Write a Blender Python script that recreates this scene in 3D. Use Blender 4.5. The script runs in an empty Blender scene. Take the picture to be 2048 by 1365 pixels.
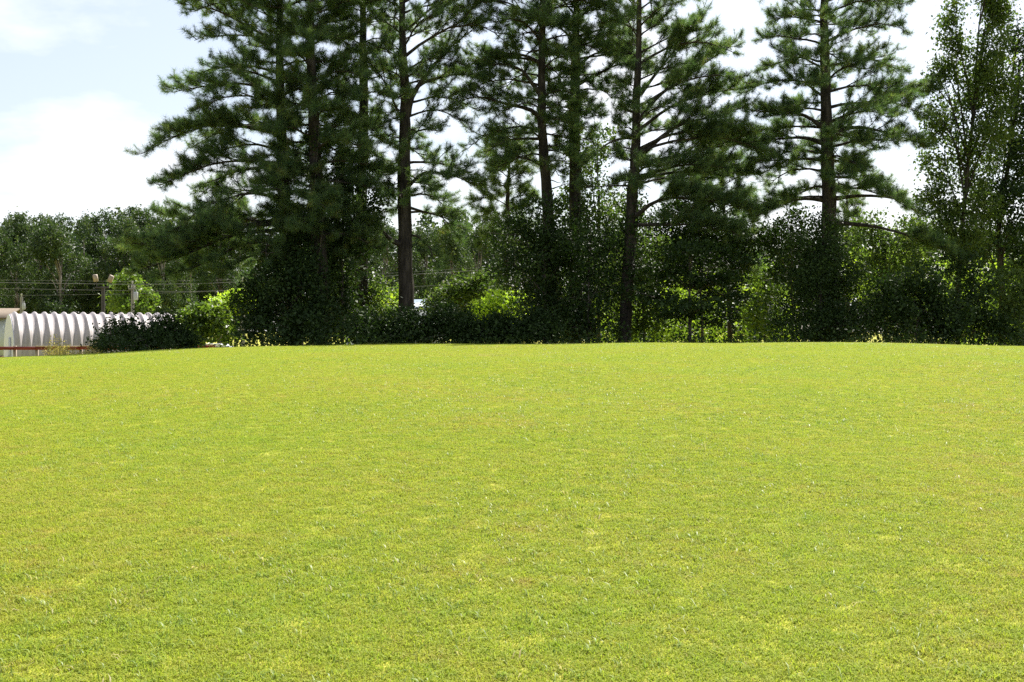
import bpy, math, random
import numpy as np
from mathutils import Vector

# ------------------------------------------------------------------ camera, sky, sun
scene = bpy.context.scene
COL = scene.collection
FPX = 2300.0                      # focal length in photo pixels (photo 2048 wide)
EYE = 1.6
PITCH = math.atan(22.5 / FPX)
cam_d = bpy.data.cameras.new('camera')
cam_d.sensor_width = 36.0
cam_d.lens = 36.0 * FPX / 2048.0
cam_d.clip_start = 0.1
cam_d.clip_end = 3000.0
cam = bpy.data.objects.new('camera', cam_d)
COL.objects.link(cam)
cam.location = (0, 0, EYE)
cam.rotation_euler = (math.pi / 2 - PITCH, 0, 0)
scene.camera = cam

SUN_EL = math.radians(52.0)
SUN_AZ = math.radians(25.0)       # to the right of straight ahead
world = bpy.data.worlds.new('World')
scene.world = world
world.use_nodes = True
wn, wl = world.node_tree.nodes, world.node_tree.links
wn.clear()
w_out = wn.new('ShaderNodeOutputWorld')
w_bg = wn.new('ShaderNodeBackground')
w_bg.inputs['Strength'].default_value = 0.06
sky = wn.new('ShaderNodeTexSky')
sky.sky_type = 'NISHITA'
sky.sun_disc = False
sky.sun_elevation = SUN_EL
sky.sun_rotation = SUN_AZ
sky.altitude = 250.0
sky.air_density = 1.0
sky.dust_density = 2.2
sky.ozone_density = 1.0
# thin, even cloud cover over the whole dome
w_tc = wn.new('ShaderNodeTexCoord')
w_sep = wn.new('ShaderNodeSeparateXYZ')
w_add = wn.new('ShaderNodeMath'); w_add.operation = 'ADD'; w_add.inputs[1].default_value = 0.22
w_mx = wn.new('ShaderNodeMath'); w_mx.operation = 'MAXIMUM'; w_mx.inputs[1].default_value = 0.05
w_dx = wn.new('ShaderNodeMath'); w_dx.operation = 'DIVIDE'
w_dy = wn.new('ShaderNodeMath'); w_dy.operation = 'DIVIDE'
w_cmb = wn.new('ShaderNodeCombineXYZ')
w_noise = wn.new('ShaderNodeTexNoise')
w_noise.inputs['Scale'].default_value = 1.7
w_noise.inputs['Detail'].default_value = 9.0
w_noise.inputs['Roughness'].default_value = 0.55
w_ramp = wn.new('ShaderNodeValToRGB')
w_ramp.color_ramp.elements[0].position = 0.45
w_ramp.color_ramp.elements[0].color = (0.29, 0.29, 0.29, 1)
w_ramp.color_ramp.elements[1].position = 0.66
w_ramp.color_ramp.elements[1].color = (0.92, 0.92, 0.92, 1)
w_mix = wn.new('ShaderNodeMixRGB')
w_mix.inputs['Color2'].default_value = (8.3, 8.4, 8.8, 1)
wl.new(w_tc.outputs['Generated'], w_sep.inputs[0])
wl.new(w_sep.outputs['Z'], w_add.inputs[0])
wl.new(w_add.outputs[0], w_mx.inputs[0])
wl.new(w_sep.outputs['X'], w_dx.inputs[0]); wl.new(w_mx.outputs[0], w_dx.inputs[1])
wl.new(w_sep.outputs['Y'], w_dy.inputs[0]); wl.new(w_mx.outputs[0], w_dy.inputs[1])
wl.new(w_dx.outputs[0], w_cmb.inputs[0]); wl.new(w_dy.outputs[0], w_cmb.inputs[1])
w_map = wn.new('ShaderNodeMapping')
w_map.inputs['Location'].default_value = (3.1, 1.7, 0.0)
wl.new(w_cmb.outputs[0], w_map.inputs['Vector'])
wl.new(w_map.outputs[0], w_noise.inputs['Vector'])
wl.new(w_noise.outputs['Fac'], w_ramp.inputs['Fac'])
wl.new(w_ramp.outputs['Color'], w_mix.inputs['Fac'])
wl.new(sky.outputs['Color'], w_mix.inputs['Color1'])
wl.new(w_mix.outputs['Color'], w_bg.inputs['Color'])
wl.new(w_bg.outputs[0], w_out.inputs['Surface'])

sun_d = bpy.data.lights.new('sun', 'SUN')
sun_d.energy = 5.0
sun_d.angle = math.radians(0.53)
sun_d.color = (1.0, 0.95, 0.86)
sun = bpy.data.objects.new('sun', sun_d)
COL.objects.link(sun)
sun_dir = Vector((math.sin(SUN_AZ) * math.cos(SUN_EL), math.cos(SUN_AZ) * math.cos(SUN_EL), math.sin(SUN_EL)))
sun.rotation_euler = sun_dir.to_track_quat('Z', 'Y').to_euler()
sun.location = (30, 40, 60)

scene.view_settings.view_transform = 'Standard'
scene.view_settings.look = 'None'
scene.view_settings.gamma = 1.0
scene.view_settings.use_curve_mapping = False
scene.view_settings.exposure = 1.4
scene.render.engine = 'CYCLES'
cy = scene.cycles
cy.max_bounces = 6
cy.diffuse_bounces = 3
cy.glossy_bounces = 2
cy.transmission_bounces = 4
cy.transparent_max_bounces = 6
cy.caustics_reflective = False
cy.caustics_refractive = False
cy.use_denoising = False

# ------------------------------------------------------------------ helpers
SX = 1024.0
def P(px, py, Y):
    """photo pixel at world distance Y -> world point"""
    u = (px - SX) / FPX; v = -(py - 682.5) / FPX
    dy = math.cos(PITCH) + v * math.sin(PITCH)
    dz = -math.sin(PITCH) + v * math.cos(PITCH)
    s = Y / dy
    return np.array([u * s, Y, EYE + dz * s])

_cx = np.array([-1500, -400, 0, 200, 300, 450, 600, 800, 1024, 1250, 1450, 1550, 1650, 1800, 2048, 2500, 3500], float)
_cy = np.array([760, 730, 713, 706, 700.5, 692.5, 690, 687.5, 686.5, 686, 685, 683.2, 683, 686, 691, 700, 730], float)
_xs = np.linspace(-1500, 3500, 400)
_ys = np.interp(_xs, _cx, _cy)
_k = np.exp(-np.linspace(-2, 2, 11) ** 2); _k /= _k.sum()
_ys = np.convolve(np.pad(_ys, 5, mode='edge'), _k, mode='valid')
CREST = 32.0
def ground(x, y):
    x = np.asarray(x, float); y = np.asarray(y, float)
    px = SX + x / CREST * FPX
    zc = EYE - 0.04 - (np.interp(px, _xs, _ys) - 660.0) / FPX * CREST
    t = np.clip(y / CREST, 0, 1)
    rise = zc * np.sin(t * math.pi / 2)
    u = np.clip((y - CREST) / 30.0, 0, 1)
    fall = zc + (-1.2 - zc) * (0.5 - 0.5 * np.cos(u * math.pi))
    z = np.where(y <= CREST, rise, fall)
    z = z + 0.02 * np.sin(x * 0.9 + 1.3) * np.sin(y * 0.7) * np.clip(y / 6, 0, 1) * np.clip((60 - y) / 20, 0, 1)
    far = np.clip((np.hypot(x, y) - 250) / 600, 0, 1)
    return z - 0 * far

def set_props(o, label=None, cat=None, group=None, kind=None):
    if label: o['label'] = label
    if cat: o['category'] = cat
    if group: o['group'] = group
    if kind: o['kind'] = kind
    return o

def empty(name, loc, label=None, cat=None, group=None):
    o = bpy.data.objects.new(name, None)
    o.empty_display_size = 0.3
    o.location = loc
    COL.objects.link(o)
    return set_props(o, label, cat, group)

class MB:
    """collects vertex / face arrays in world space; build() makes one mesh object"""
    def __init__(self):
        self.V = []; self.F = []; self.T = []; self.n = 0
    def add(self, V, F, tint=None):
        V = np.asarray(V, float).reshape(-1, 3); F = np.asarray(F, int)
        self.V.append(V); self.F.append(F + self.n); self.n += len(V)
        if tint is None: tint = np.full(len(V), 0.5)
        self.T.append(np.broadcast_to(np.asarray(tint, float), (len(V),)))
    def mesh(self, name, origin=(0, 0, 0), smooth=False):
        me = bpy.data.meshes.new(name)
        V = np.concatenate(self.V) - np.asarray(origin, float)
        loops = np.concatenate([f.ravel() for f in self.F])
        tot = np.concatenate([np.full(len(f), f.shape[1]) for f in self.F])
        start = np.concatenate([[0], np.cumsum(tot)[:-1]])
        me.vertices.add(len(V)); me.vertices.foreach_set('co', V.ravel().astype(np.float32))
        me.loops.add(len(loops)); me.loops.foreach_set('vertex_index', loops.astype(np.int32))
        me.polygons.add(len(tot)); me.polygons.foreach_set('loop_start', start.astype(np.int32))
        if smooth: me.polygons.foreach_set('use_smooth', np.ones(len(tot), bool))
        me.update(calc_edges=True)
        a = me.attributes.new('tint', 'FLOAT', 'POINT')
        a.data.foreach_set('value', np.concatenate(self.T).astype(np.float32))
        return me
    def build(self, name, mat, parent=None, smooth=False, origin=None):
        """vertices are world; origin = parent's location (or given)"""
        if origin is None:
            origin = tuple(parent.matrix_basis.translation) if parent is not None else (0, 0, 0)
            if parent is not None and parent.parent is not None:
                origin = tuple(np.array(origin) + np.array(parent.parent.matrix_basis.translation))
            me = self.mesh(name, origin, smooth)
            o = bpy.data.objects.new(name, me)
        else:
            me = self.mesh(name, origin, smooth)
            o = bpy.data.objects.new(name, me)
            o.location = origin
        me.materials.append(mat)
        COL.objects.link(o)
        if parent is not None: o.parent = parent
        return o

def norm(v):
    v = np.asarray(v, float)
    return v / (np.linalg.norm(v, axis=-1, keepdims=True) + 1e-9)

def tube(mb, pts, rad, sides=6, tint=0.5, cap=True, rough=0.0, rng=None):
    pts = np.asarray(pts, float); n = len(pts)
    rad = np.broadcast_to(np.asarray(rad, float), (n,))
    tan = norm(np.gradient(pts, axis=0))
    ref = np.array([0, 0, 1.0]) if abs(tan[:, 2]).mean() < 0.8 else np.array([1.0, 0, 0])
    a = norm(np.cross(tan, ref)); b = np.cross(tan, a)
    ang = np.linspace(0, 2 * math.pi, sides, endpoint=False)
    r = rad[:, None] * np.ones(sides)
    if rough and rng is not None:
        r = r * (1 + rough * rng.normal(size=(n, sides)))
    V = pts[:, None, :] + r[..., None] * (np.cos(ang)[None, :, None] * a[:, None, :] + np.sin(ang)[None, :, None] * b[:, None, :])
    i = np.arange(n - 1)[:, None] * sides; j = np.arange(sides)[None, :]; j2 = (j + 1) % sides
    F = np.stack([i + j, i + j2, i + sides + j2, i + sides + j], -1).reshape(-1, 4)
    mb.add(V, F, tint)
    if cap:
        for e, rev in ((0, True), (n - 1, False)):
            f = np.arange(sides)
            mb.add(V[e], (f[::-1] if not rev else f)[None, :], tint)

def box(mb, c, size, rz=0.0, tint=0.5, axes=None):
    h = np.asarray(size, float) / 2
    s = np.array([[x, y, z] for x in (-1, 1) for y in (-1, 1) for z in (-1, 1)], float) * h
    if axes is None:
        ca, sa = math.cos(rz), math.sin(rz)
        axes = np.array([[ca, sa, 0], [-sa, ca, 0], [0, 0, 1.0]])
    V = s @ np.asarray(axes, float) + np.asarray(c, float)
    F = [[0, 1, 3, 2], [4, 6, 7, 5], [0, 4, 5, 1], [2, 3, 7, 6], [0, 2, 6, 4], [1, 5, 7, 3]]
    mb.add(V, F, tint)

def spline(ctrl, n):
    """Catmull-Rom through control points"""
    c = np.asarray(ctrl, float)
    if len(c) == 2:
        t = np.linspace(0, 1, n)[:, None]
        return c[0] * (1 - t) + c[1] * t
    c = np.vstack([2 * c[0] - c[1], c, 2 * c[-1] - c[-2]])
    m = len(c) - 3
    t = np.linspace(0, m - 1e-6, n); k = t.astype(int); f = (t - k)[:, None]
    p0, p1, p2, p3 = c[k], c[k + 1], c[k + 2], c[k + 3]
    return 0.5 * ((2 * p1) + (-p0 + p2) * f + (2 * p0 - 5 * p1 + 4 * p2 - p3) * f ** 2 + (-p0 + 3 * p1 - 3 * p2 + p3) * f ** 3)

def frames(d, rng):
    """rotation matrices (n,3,3), rows = local axes; local z -> d, random roll"""
    d = norm(d); n = len(d)
    r = norm(rng.normal(size=(n, 3)))
    a = norm(np.cross(d, r)); b = np.cross(d, a)
    return np.stack([a, b, d], 1)

# ------------------------------------------------------------------ materials
def new_mat(name):
    m = bpy.data.materials.new(name); m.use_nodes = True
    nt = m.node_tree; nt.nodes.clear()
    out = nt.nodes.new('ShaderNodeOutputMaterial')
    return m, nt, nt.nodes, nt.links, out

def ramp(nodes, stops):
    r = nodes.new('ShaderNodeValToRGB')
    e = r.color_ramp.elements
    e[0].position, e[0].color = stops[0][0], (*stops[0][1], 1)
    e[1].position, e[1].color = stops[-1][0], (*stops[-1][1], 1)
    for p, c in stops[1:-1]:
        x = e.new(p); x.color = (*c, 1)
    return r

def leaf_mat(name, stops, trans=0.4, trans_gain=(1.5, 1.7, 0.7), rough=0.45, spec=0.4, inst=False):
    m, nt, N, L, out = new_mat(name)
    at = N.new('ShaderNodeAttribute'); at.attribute_name = 'tint'
    r = ramp(N, stops)
    if inst:
        ai = N.new('ShaderNodeAttribute'); ai.attribute_type = 'INSTANCER'; ai.attribute_name = 'itint'
        ma = N.new('ShaderNodeMath'); ma.operation = 'ADD'
        L.new(ai.outputs['Fac'], ma.inputs[0]); L.new(at.outputs['Fac'], ma.inputs[1]); L.new(ma.outputs[0], r.inputs['Fac'])
    else:
        L.new(at.outputs['Fac'], r.inputs['Fac'])
    p = N.new('ShaderNodeBsdfPrincipled')
    p.inputs['Roughness'].default_value = rough
    p.inputs['Specular IOR Level'].default_value = spec
    L.new(r.outputs['Color'], p.inputs['Base Color'])
    mul = N.new('ShaderNodeMixRGB'); mul.blend_type = 'MULTIPLY'; mul.inputs['Fac'].default_value = 1
    mul.inputs['Color2'].default_value = (*trans_gain, 1)
    L.new(r.outputs['Color'], mul.inputs['Color1'])
    t = N.new('ShaderNodeBsdfTranslucent'); L.new(mul.outputs['Color'], t.inputs['Color'])
    mx = N.new('ShaderNodeMixShader'); mx.inputs['Fac'].default_value = trans
    L.new(p.outputs[0], mx.inputs[1]); L.new(t.outputs[0], mx.inputs[2])
    L.new(mx.outputs[0], out.inputs['Surface'])
    return m

def noise_mat(name, stops, scale=4.0, rough=0.8, bump=0.0, stretch=(1, 1, 1), detail=6.0, spec=0.3, metallic=0.0):
    m, nt, N, L, out = new_mat(name)
    tc = N.new('ShaderNodeTexCoord')
    mp = N.new('ShaderNodeMapping'); mp.inputs['Scale'].default_value = stretch
    L.new(tc.outputs['Object'], mp.inputs['Vector'])
    nz = N.new('ShaderNodeTexNoise'); nz.inputs['Scale'].default_value = scale; nz.inputs['Detail'].default_value = detail
    nz.inputs['Roughness'].default_value = 0.62
    L.new(mp.outputs[0], nz.inputs['Vector'])
    r = ramp(N, stops); L.new(nz.outputs['Fac'], r.inputs['Fac'])
    p = N.new('ShaderNodeBsdfPrincipled'); p.inputs['Roughness'].default_value = rough
    p.inputs['Specular IOR Level'].default_value = spec
    p.inputs['Metallic'].default_value = metallic
    L.new(r.outputs['Color'], p.inputs['Base Color'])
    if bump:
        b = N.new('ShaderNodeBump'); b.inputs['Strength'].default_value = 1.0; b.inputs['Distance'].default_value = bump
        L.new(nz.outputs['Fac'], b.inputs['Height']); L.new(b.outputs[0], p.inputs['Normal'])
    L.new(p.outputs[0], out.inputs['Surface'])
    return m

M = {}
M['needle'] = leaf_mat('pine_needles', [(0.0, (0.038, 0.073, 0.039)), (0.45, (0.070, 0.116, 0.050)), (0.85, (0.146, 0.186, 0.064)), (0.96, (0.14, 0.115, 0.04)), (1.0, (0.15, 0.09, 0.035))], trans=0.5, trans_gain=(1.58, 1.78, 0.8), rough=0.5, spec=0.3, inst=True)
M['needle_far'] = leaf_mat('young_pine_needles', [(0.0, (0.05, 0.085, 0.03)), (0.6, (0.08, 0.12, 0.035)), (1.0, (0.12, 0.14, 0.04))], trans=0.42, rough=0.45, inst=True)
M['leaf_dark'] = leaf_mat('dark_shaded_leaves', [(0.0, (0.014, 0.028, 0.010)), (0.6, (0.024, 0.046, 0.013)), (1.0, (0.045, 0.075, 0.018))], trans=0.2, rough=0.55, spec=0.12)  # dark green leaves, colour lowered further to carry the shade of the understorey
M['leaf_mid'] = leaf_mat('green_leaves', [(0.0, (0.034, 0.060, 0.020)), (0.6, (0.060, 0.092, 0.026)), (1.0, (0.10, 0.13, 0.036))], trans=0.42, rough=0.55, spec=0.15)
M['leaf_light'] = leaf_mat('light_green_leaves', [(0.0, (0.055, 0.095, 0.022)), (0.6, (0.09, 0.14, 0.028)), (1.0, (0.15, 0.19, 0.036))], trans=0.45, rough=0.42, spec=0.35)
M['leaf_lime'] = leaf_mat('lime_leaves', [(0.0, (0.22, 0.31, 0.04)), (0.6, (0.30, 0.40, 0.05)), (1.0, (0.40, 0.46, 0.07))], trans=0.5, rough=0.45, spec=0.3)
M['leaf_far'] = leaf_mat('far_wood_leaves', [(0.0, (0.026, 0.048, 0.022)), (0.5, (0.042, 0.07, 0.026)), (0.85, (0.07, 0.10, 0.034)), (1.0, (0.11, 0.135, 0.045))], trans=0.3, rough=0.55, spec=0.2, trans_gain=(1.3, 1.45, 0.7))
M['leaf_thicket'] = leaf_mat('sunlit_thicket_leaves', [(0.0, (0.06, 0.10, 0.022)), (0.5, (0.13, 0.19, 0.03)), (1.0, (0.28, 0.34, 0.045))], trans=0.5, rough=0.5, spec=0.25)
M['weed_dry'] = leaf_mat('dry_weeds', [(0.0, (0.18, 0.20, 0.06)), (0.5, (0.34, 0.27, 0.10)), (1.0, (0.5, 0.40, 0.2))], trans=0.3, rough=0.7, spec=0.1)
M['bark'] = noise_mat('pine_bark', [(0.3, (0.011, 0.010, 0.009)), (0.5, (0.034, 0.029, 0.025)), (0.72, (0.08, 0.069, 0.06))], scale=3.2, rough=0.9, bump=0.05, stretch=(2.2, 2.2, 0.55), spec=0.15)
M['bark_grey'] = noise_mat('grey_bark', [(0.3, (0.05, 0.045, 0.038)), (0.6, (0.12, 0.105, 0.09)), (0.8, (0.2, 0.185, 0.165))], scale=4.0, rough=0.9, bump=0.02, stretch=(2, 2, 0.5), spec=0.15)
M['bark_far'] = noise_mat('far_bark', [(0.3, (0.10, 0.09, 0.08)), (0.7, (0.24, 0.21, 0.19))], scale=2.0, rough=0.9, stretch=(2, 2, 0.4), spec=0.1)

# ------------------------------------------------------------------ ground
def ground_material():
    m, nt, N, L, out = new_mat('ground_turf')
    geo = N.new('ShaderNodeNewGeometry')
    n1 = N.new('ShaderNodeTexNoise'); n1.inputs['Scale'].default_value = 0.35; n1.inputs['Detail'].default_value = 8
    n2 = N.new('ShaderNodeTexNoise'); n2.inputs['Scale'].default_value = 28.0; n2.inputs['Detail'].default_value = 6
    L.new(geo.outputs['Position'], n1.inputs['Vector']); L.new(geo.outputs['Position'], n2.inputs['Vector'])
    r1 = ramp(N, [(0.35, (0.26, 0.28, 0.036)), (0.55, (0.285, 0.282, 0.042)), (0.7, (0.29, 0.25, 0.06))])
    L.new(n1.outputs['Fac'], r1.inputs['Fac'])
    r2 = ramp(N, [(0.3, (0.68, 0.64, 0.6)), (0.55, (1, 1, 1)), (0.75, (1.35, 1.25, 1.1))])
    L.new(n2.outputs['Fac'], r2.inputs['Fac'])
    mu = N.new('ShaderNodeMixRGB'); mu.blend_type = 'MULTIPLY'; mu.inputs['Fac'].default_value = 1
    L.new(r1.outputs['Color'], mu.inputs['Color1']); L.new(r2.outputs['Color'], mu.inputs['Color2'])
    p = N.new('ShaderNodeBsdfPrincipled'); p.inputs['Roughness'].default_value = 0.9
    p.inputs['Specular IOR Level'].default_value = 0.1
    L.new(mu.outputs['Color'], p.inputs['Base Color'])
    b = N.new('ShaderNodeBump'); b.inputs['Distance'].default_value = 0.02
    L.new(n2.outputs['Fac'], b.inputs['Height']); L.new(b.outputs[0], p.inputs['Normal'])
    L.new(p.outputs[0], out.inputs['Surface'])
    return m

def grid(mb, xs, ys):
    X, Y = np.meshgrid(xs, ys)
    V = np.stack([X, Y, ground(X, Y)], -1).reshape(-1, 3)
    nx, ny = len(xs), len(ys)
    i = np.arange(ny - 1)[:, None] * nx; j = np.arange(nx - 1)[None, :]
    F = np.stack([i + j, i + j + 1, i + nx + j + 1, i + nx + j], -1).reshape(-1, 4)
    mb.add(V, F)
    return V

def steps(*segs):
    out = []
    for a, b, s in segs: out.append(np.arange(a, b, s))
    return np.concatenate(out + [[segs[-1][1]]])
mb = MB()
grid(mb, steps((-900, -100, 50), (-100, -40, 5), (-40, 40, 0.7), (40, 100, 5), (100, 900, 50)),
     steps((-60, -4, 4), (-4, 62, 0.6), (62, 160, 4), (160, 1500, 60)))
gobj = mb.build('ground', ground_material(), smooth=True)
set_props(gobj, 'mown green lawn rising to a gentle crest', kind='structure')

def instancer(name, layers):
    """node group: layers = (density attribute or None, objects, rotation attr or None, scale attr or (lo, hi), seed)"""
    ng = bpy.data.node_groups.new(name, 'GeometryNodeTree')
    ng.interface.new_socket('Geometry', in_out='INPUT', socket_type='NodeSocketGeometry')
    ng.interface.new_socket('Geometry', in_out='OUTPUT', socket_type='NodeSocketGeometry')
    N, L = ng.nodes, ng.links
    gi = N.new('NodeGroupInput'); go = N.new('NodeGroupOutput')
    join = N.new('GeometryNodeJoinGeometry')
    def named(nm, typ):
        a = N.new('GeometryNodeInputNamedAttribute'); a.data_type = typ; a.inputs['Name'].default_value = nm
        return a.outputs[0]
    for dens, objs, rot, scl, seed in layers:
        ip = N.new('GeometryNodeInstanceOnPoints'); ip.inputs['Pick Instance'].default_value = True
        if dens:
            dp = N.new('GeometryNodeDistributePointsOnFaces'); dp.inputs['Seed'].default_value = seed
            L.new(gi.outputs[0], dp.inputs['Mesh']); L.new(named(dens, 'FLOAT'), dp.inputs['Density'])
            L.new(dp.outputs['Points'], ip.inputs['Points'])
        else:
            L.new(gi.outputs[0], ip.inputs['Points'])
        g2i = N.new('GeometryNodeGeometryToInstance')
        for o in objs:
            oi = N.new('GeometryNodeObjectInfo'); oi.inputs['Object'].default_value = o; oi.inputs['As Instance'].default_value = False
            L.new(oi.outputs['Geometry'], g2i.inputs[0])
        L.new(g2i.outputs[0], ip.inputs['Instance'])
        if rot:
            L.new(named(rot, 'FLOAT_VECTOR'), ip.inputs['Rotation'])
        else:
            rv = N.new('FunctionNodeRandomValue'); rv.data_type = 'FLOAT_VECTOR'
            rv.inputs[0].default_value = (-0.12, -0.12, 0); rv.inputs[1].default_value = (0.12, 0.12, 6.283)
            L.new(rv.outputs[0], ip.inputs['Rotation'])
        if isinstance(scl, str):
            L.new(named(scl, 'FLOAT'), ip.inputs['Scale'])
        else:
            rs = N.new('FunctionNodeRandomValue'); rs.data_type = 'FLOAT'
            rs.inputs[2].default_value = scl[0]; rs.inputs[3].default_value = scl[1]
            L.new(rs.outputs[1], ip.inputs['Scale'])
        L.new(ip.outputs[0], join.inputs[0])
    L.new(join.outputs[0], go.inputs[0])
    return ng


# ------------------------------------------------------------------ grass (one mass of blades)
def grass_material(name, fine=True):
    m, nt, N, L, out = new_mat(name)
    oi = N.new('ShaderNodeObjectInfo')
    geo = N.new('ShaderNodeNewGeometry')
    at = N.new('ShaderNodeAttribute'); at.attribute_name = 'tint'
    n1 = N.new('ShaderNodeTexNoise'); n1.inputs['Scale'].default_value = 0.42; n1.inputs['Detail'].default_value = 7; n1.inputs['Roughness'].default_value = 0.65
    L.new(geo.outputs['Position'], n1.inputs['Vector'])
    n2 = N.new('ShaderNodeTexNoise'); n2.inputs['Scale'].default_value = 4.5; n2.inputs['Detail'].default_value = 4; n2.inputs['Roughness'].default_value = 0.6
    L.new(geo.outputs['Position'], n2.inputs['Vector'])
    m1 = N.new('ShaderNodeMath'); m1.operation = 'MULTIPLY'; m1.inputs[1].default_value = 0.5
    L.new(n1.outputs['Fac'], m1.inputs[0])
    m2 = N.new('ShaderNodeMath'); m2.operation = 'MULTIPLY_ADD'; m2.inputs[1].default_value = 0.5
    L.new(n2.outputs['Fac'], m2.inputs[0]); L.new(m1.outputs[0], m2.inputs[2])
    # factor = patch noise + per-clump random + per-blade tint
    a = N.new('ShaderNodeMath'); a.operation = 'MULTIPLY_ADD'; a.inputs[1].default_value = 0.14; 
    L.new(oi.outputs['Random'], a.inputs[0]); L.new(m2.outputs[0], a.inputs[2])
    b = N.new('ShaderNodeMath'); b.operation = 'MULTIPLY_ADD'; b.inputs[1].default_value = 0.15
    L.new(at.outputs['Fac'], b.inputs[0]); L.new(a.outputs[0], b.inputs[2])
    if fine:
        r = ramp(N, [(0.0, (0.215, 0.300, 0.034)), (0.40, (0.270, 0.320, 0.038)), (0.66, (0.300, 0.320, 0.046)), (0.84, (0.315, 0.268, 0.066)), (1.0, (0.36, 0.285, 0.13))])
    else:
        r = ramp(N, [(0.1, (0.155, 0.235, 0.042)), (0.6, (0.215, 0.275, 0.05)), (0.82, (0.26, 0.26, 0.09)), (1.0, (0.44, 0.37, 0.20))])
    mr = N.new('ShaderNodeMapRange'); mr.inputs['From Min'].default_value = 0.44; mr.inputs['From Max'].default_value = 0.92
    L.new(b.outputs[0], mr.inputs['Value']); L.new(mr.outputs[0], r.inputs['Fac'])
    p = N.new('ShaderNodeBsdfPrincipled'); p.inputs['Roughness'].default_value = 0.6 if fine else 0.46
    p.inputs['Specular IOR Level'].default_value = 0.1 if fine else 0.17
    L.new(r.outputs['Color'], p.inputs['Base Color'])
    mul = N.new('ShaderNodeMixRGB'); mul.blend_type = 'MULTIPLY'; mul.inputs['Fac'].default_value = 1
    mul.inputs['Color2'].default_value = (1.22, 1.28, 0.9, 1)
    L.new(r.outputs['Color'], mul.inputs['Color1'])
    t = N.new('ShaderNodeBsdfTranslucent'); L.new(mul.outputs['Color'], t.inputs['Color'])
    mx = N.new('ShaderNodeMixShader'); mx.inputs['Fac'].default_value = 0.42
    L.new(p.outputs[0], mx.inputs[1]); L.new(t.outputs[0], mx.inputs[2])
    L.new(mx.outputs[0], out.inputs['Surface'])
    return m

def blade(mb, base, az, h, w, lean, tint):
    d = np.array([math.cos(az), math.sin(az), 0.0]); s = np.array([-d[1], d[0], 0])
    p0 = np.asarray(base, float)
    p1 = p0 + d * lean * h * 0.35 + np.array([0, 0, h * 0.6])
    p2 = p0 + d * lean * h + np.array([0, 0, h * (1.0 - 0.25 * lean)])
    V = [p0 - s * w / 2, p0 + s * w / 2, p1 + s * w * 0.42, p1 - s * w * 0.42, p2]
    mb.add(V, [[0, 1, 2], [0, 2, 3], [3, 2, 4]], tint)

def clump(name, mat, n, spread, hmin, hmax, wmin, wmax, leanmax, seed, dead=0.08):
    rng = np.random.default_rng(seed)
    mb = MB()
    for i in range(n):
        r = spread * math.sqrt(rng.random()); a = rng.random() * 6.283
        t = 1.6 + 0.5 * rng.random() if rng.random() < dead else rng.random()
        blade(mb, (r * math.cos(a), r * math.sin(a), -0.004), rng.random() * 6.283, rng.uniform(hmin, hmax),
              rng.uniform(wmin, wmax), rng.uniform(0.1, leanmax), t)
    me = mb.mesh(name); me.materials.append(mat)
    return bpy.data.objects.new(name, me)

g_fine = grass_material('fine_grass_blades', True)
g_broad = grass_material('broad_grass_blades', False)
fine_clumps = [clump('grass_clump', g_fine, 60, 0.075, 0.008, 0.023, 0.0026, 0.0042, 2.0, 100 + k, dead=0.02) for k in range(8)]
broad_clumps = [clump('broad_clump', g_broad, 12, 0.05, 0.016, 0.045, 0.0034, 0.0060, 1.9, 200 + k, dead=0.08) for k in range(6)]
stem_clumps = [clump('stem_clump', g_broad, 2 + k % 2, 0.04, 0.07, 0.17, 0.0018, 0.003, 2.6, 220 + k, dead=0.45) for k in range(6)]
straw_clumps = [clump('straw_clump', g_broad, 7, 0.07, 0.004, 0.012, 0.003, 0.005, 5.0, 240 + k, dead=1.0) for k in range(4)]

def vnoise(x, y, scale, seed):
    rng = np.random.default_rng(seed)
    n = 64; g = rng.random((n, n))
    u = x * scale; v = y * scale
    i = np.floor(u).astype(int); j = np.floor(v).astype(int); f = u - i; h = v - j
    f = f * f * (3 - 2 * f); h = h * h * (3 - 2 * h)
    q = lambda a, b: g[a % n, b % n]
    return (q(i, j) * (1 - f) + q(i + 1, j) * f) * (1 - h) + (q(i, j + 1) * (1 - f) + q(i + 1, j + 1) * f) * h

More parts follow.
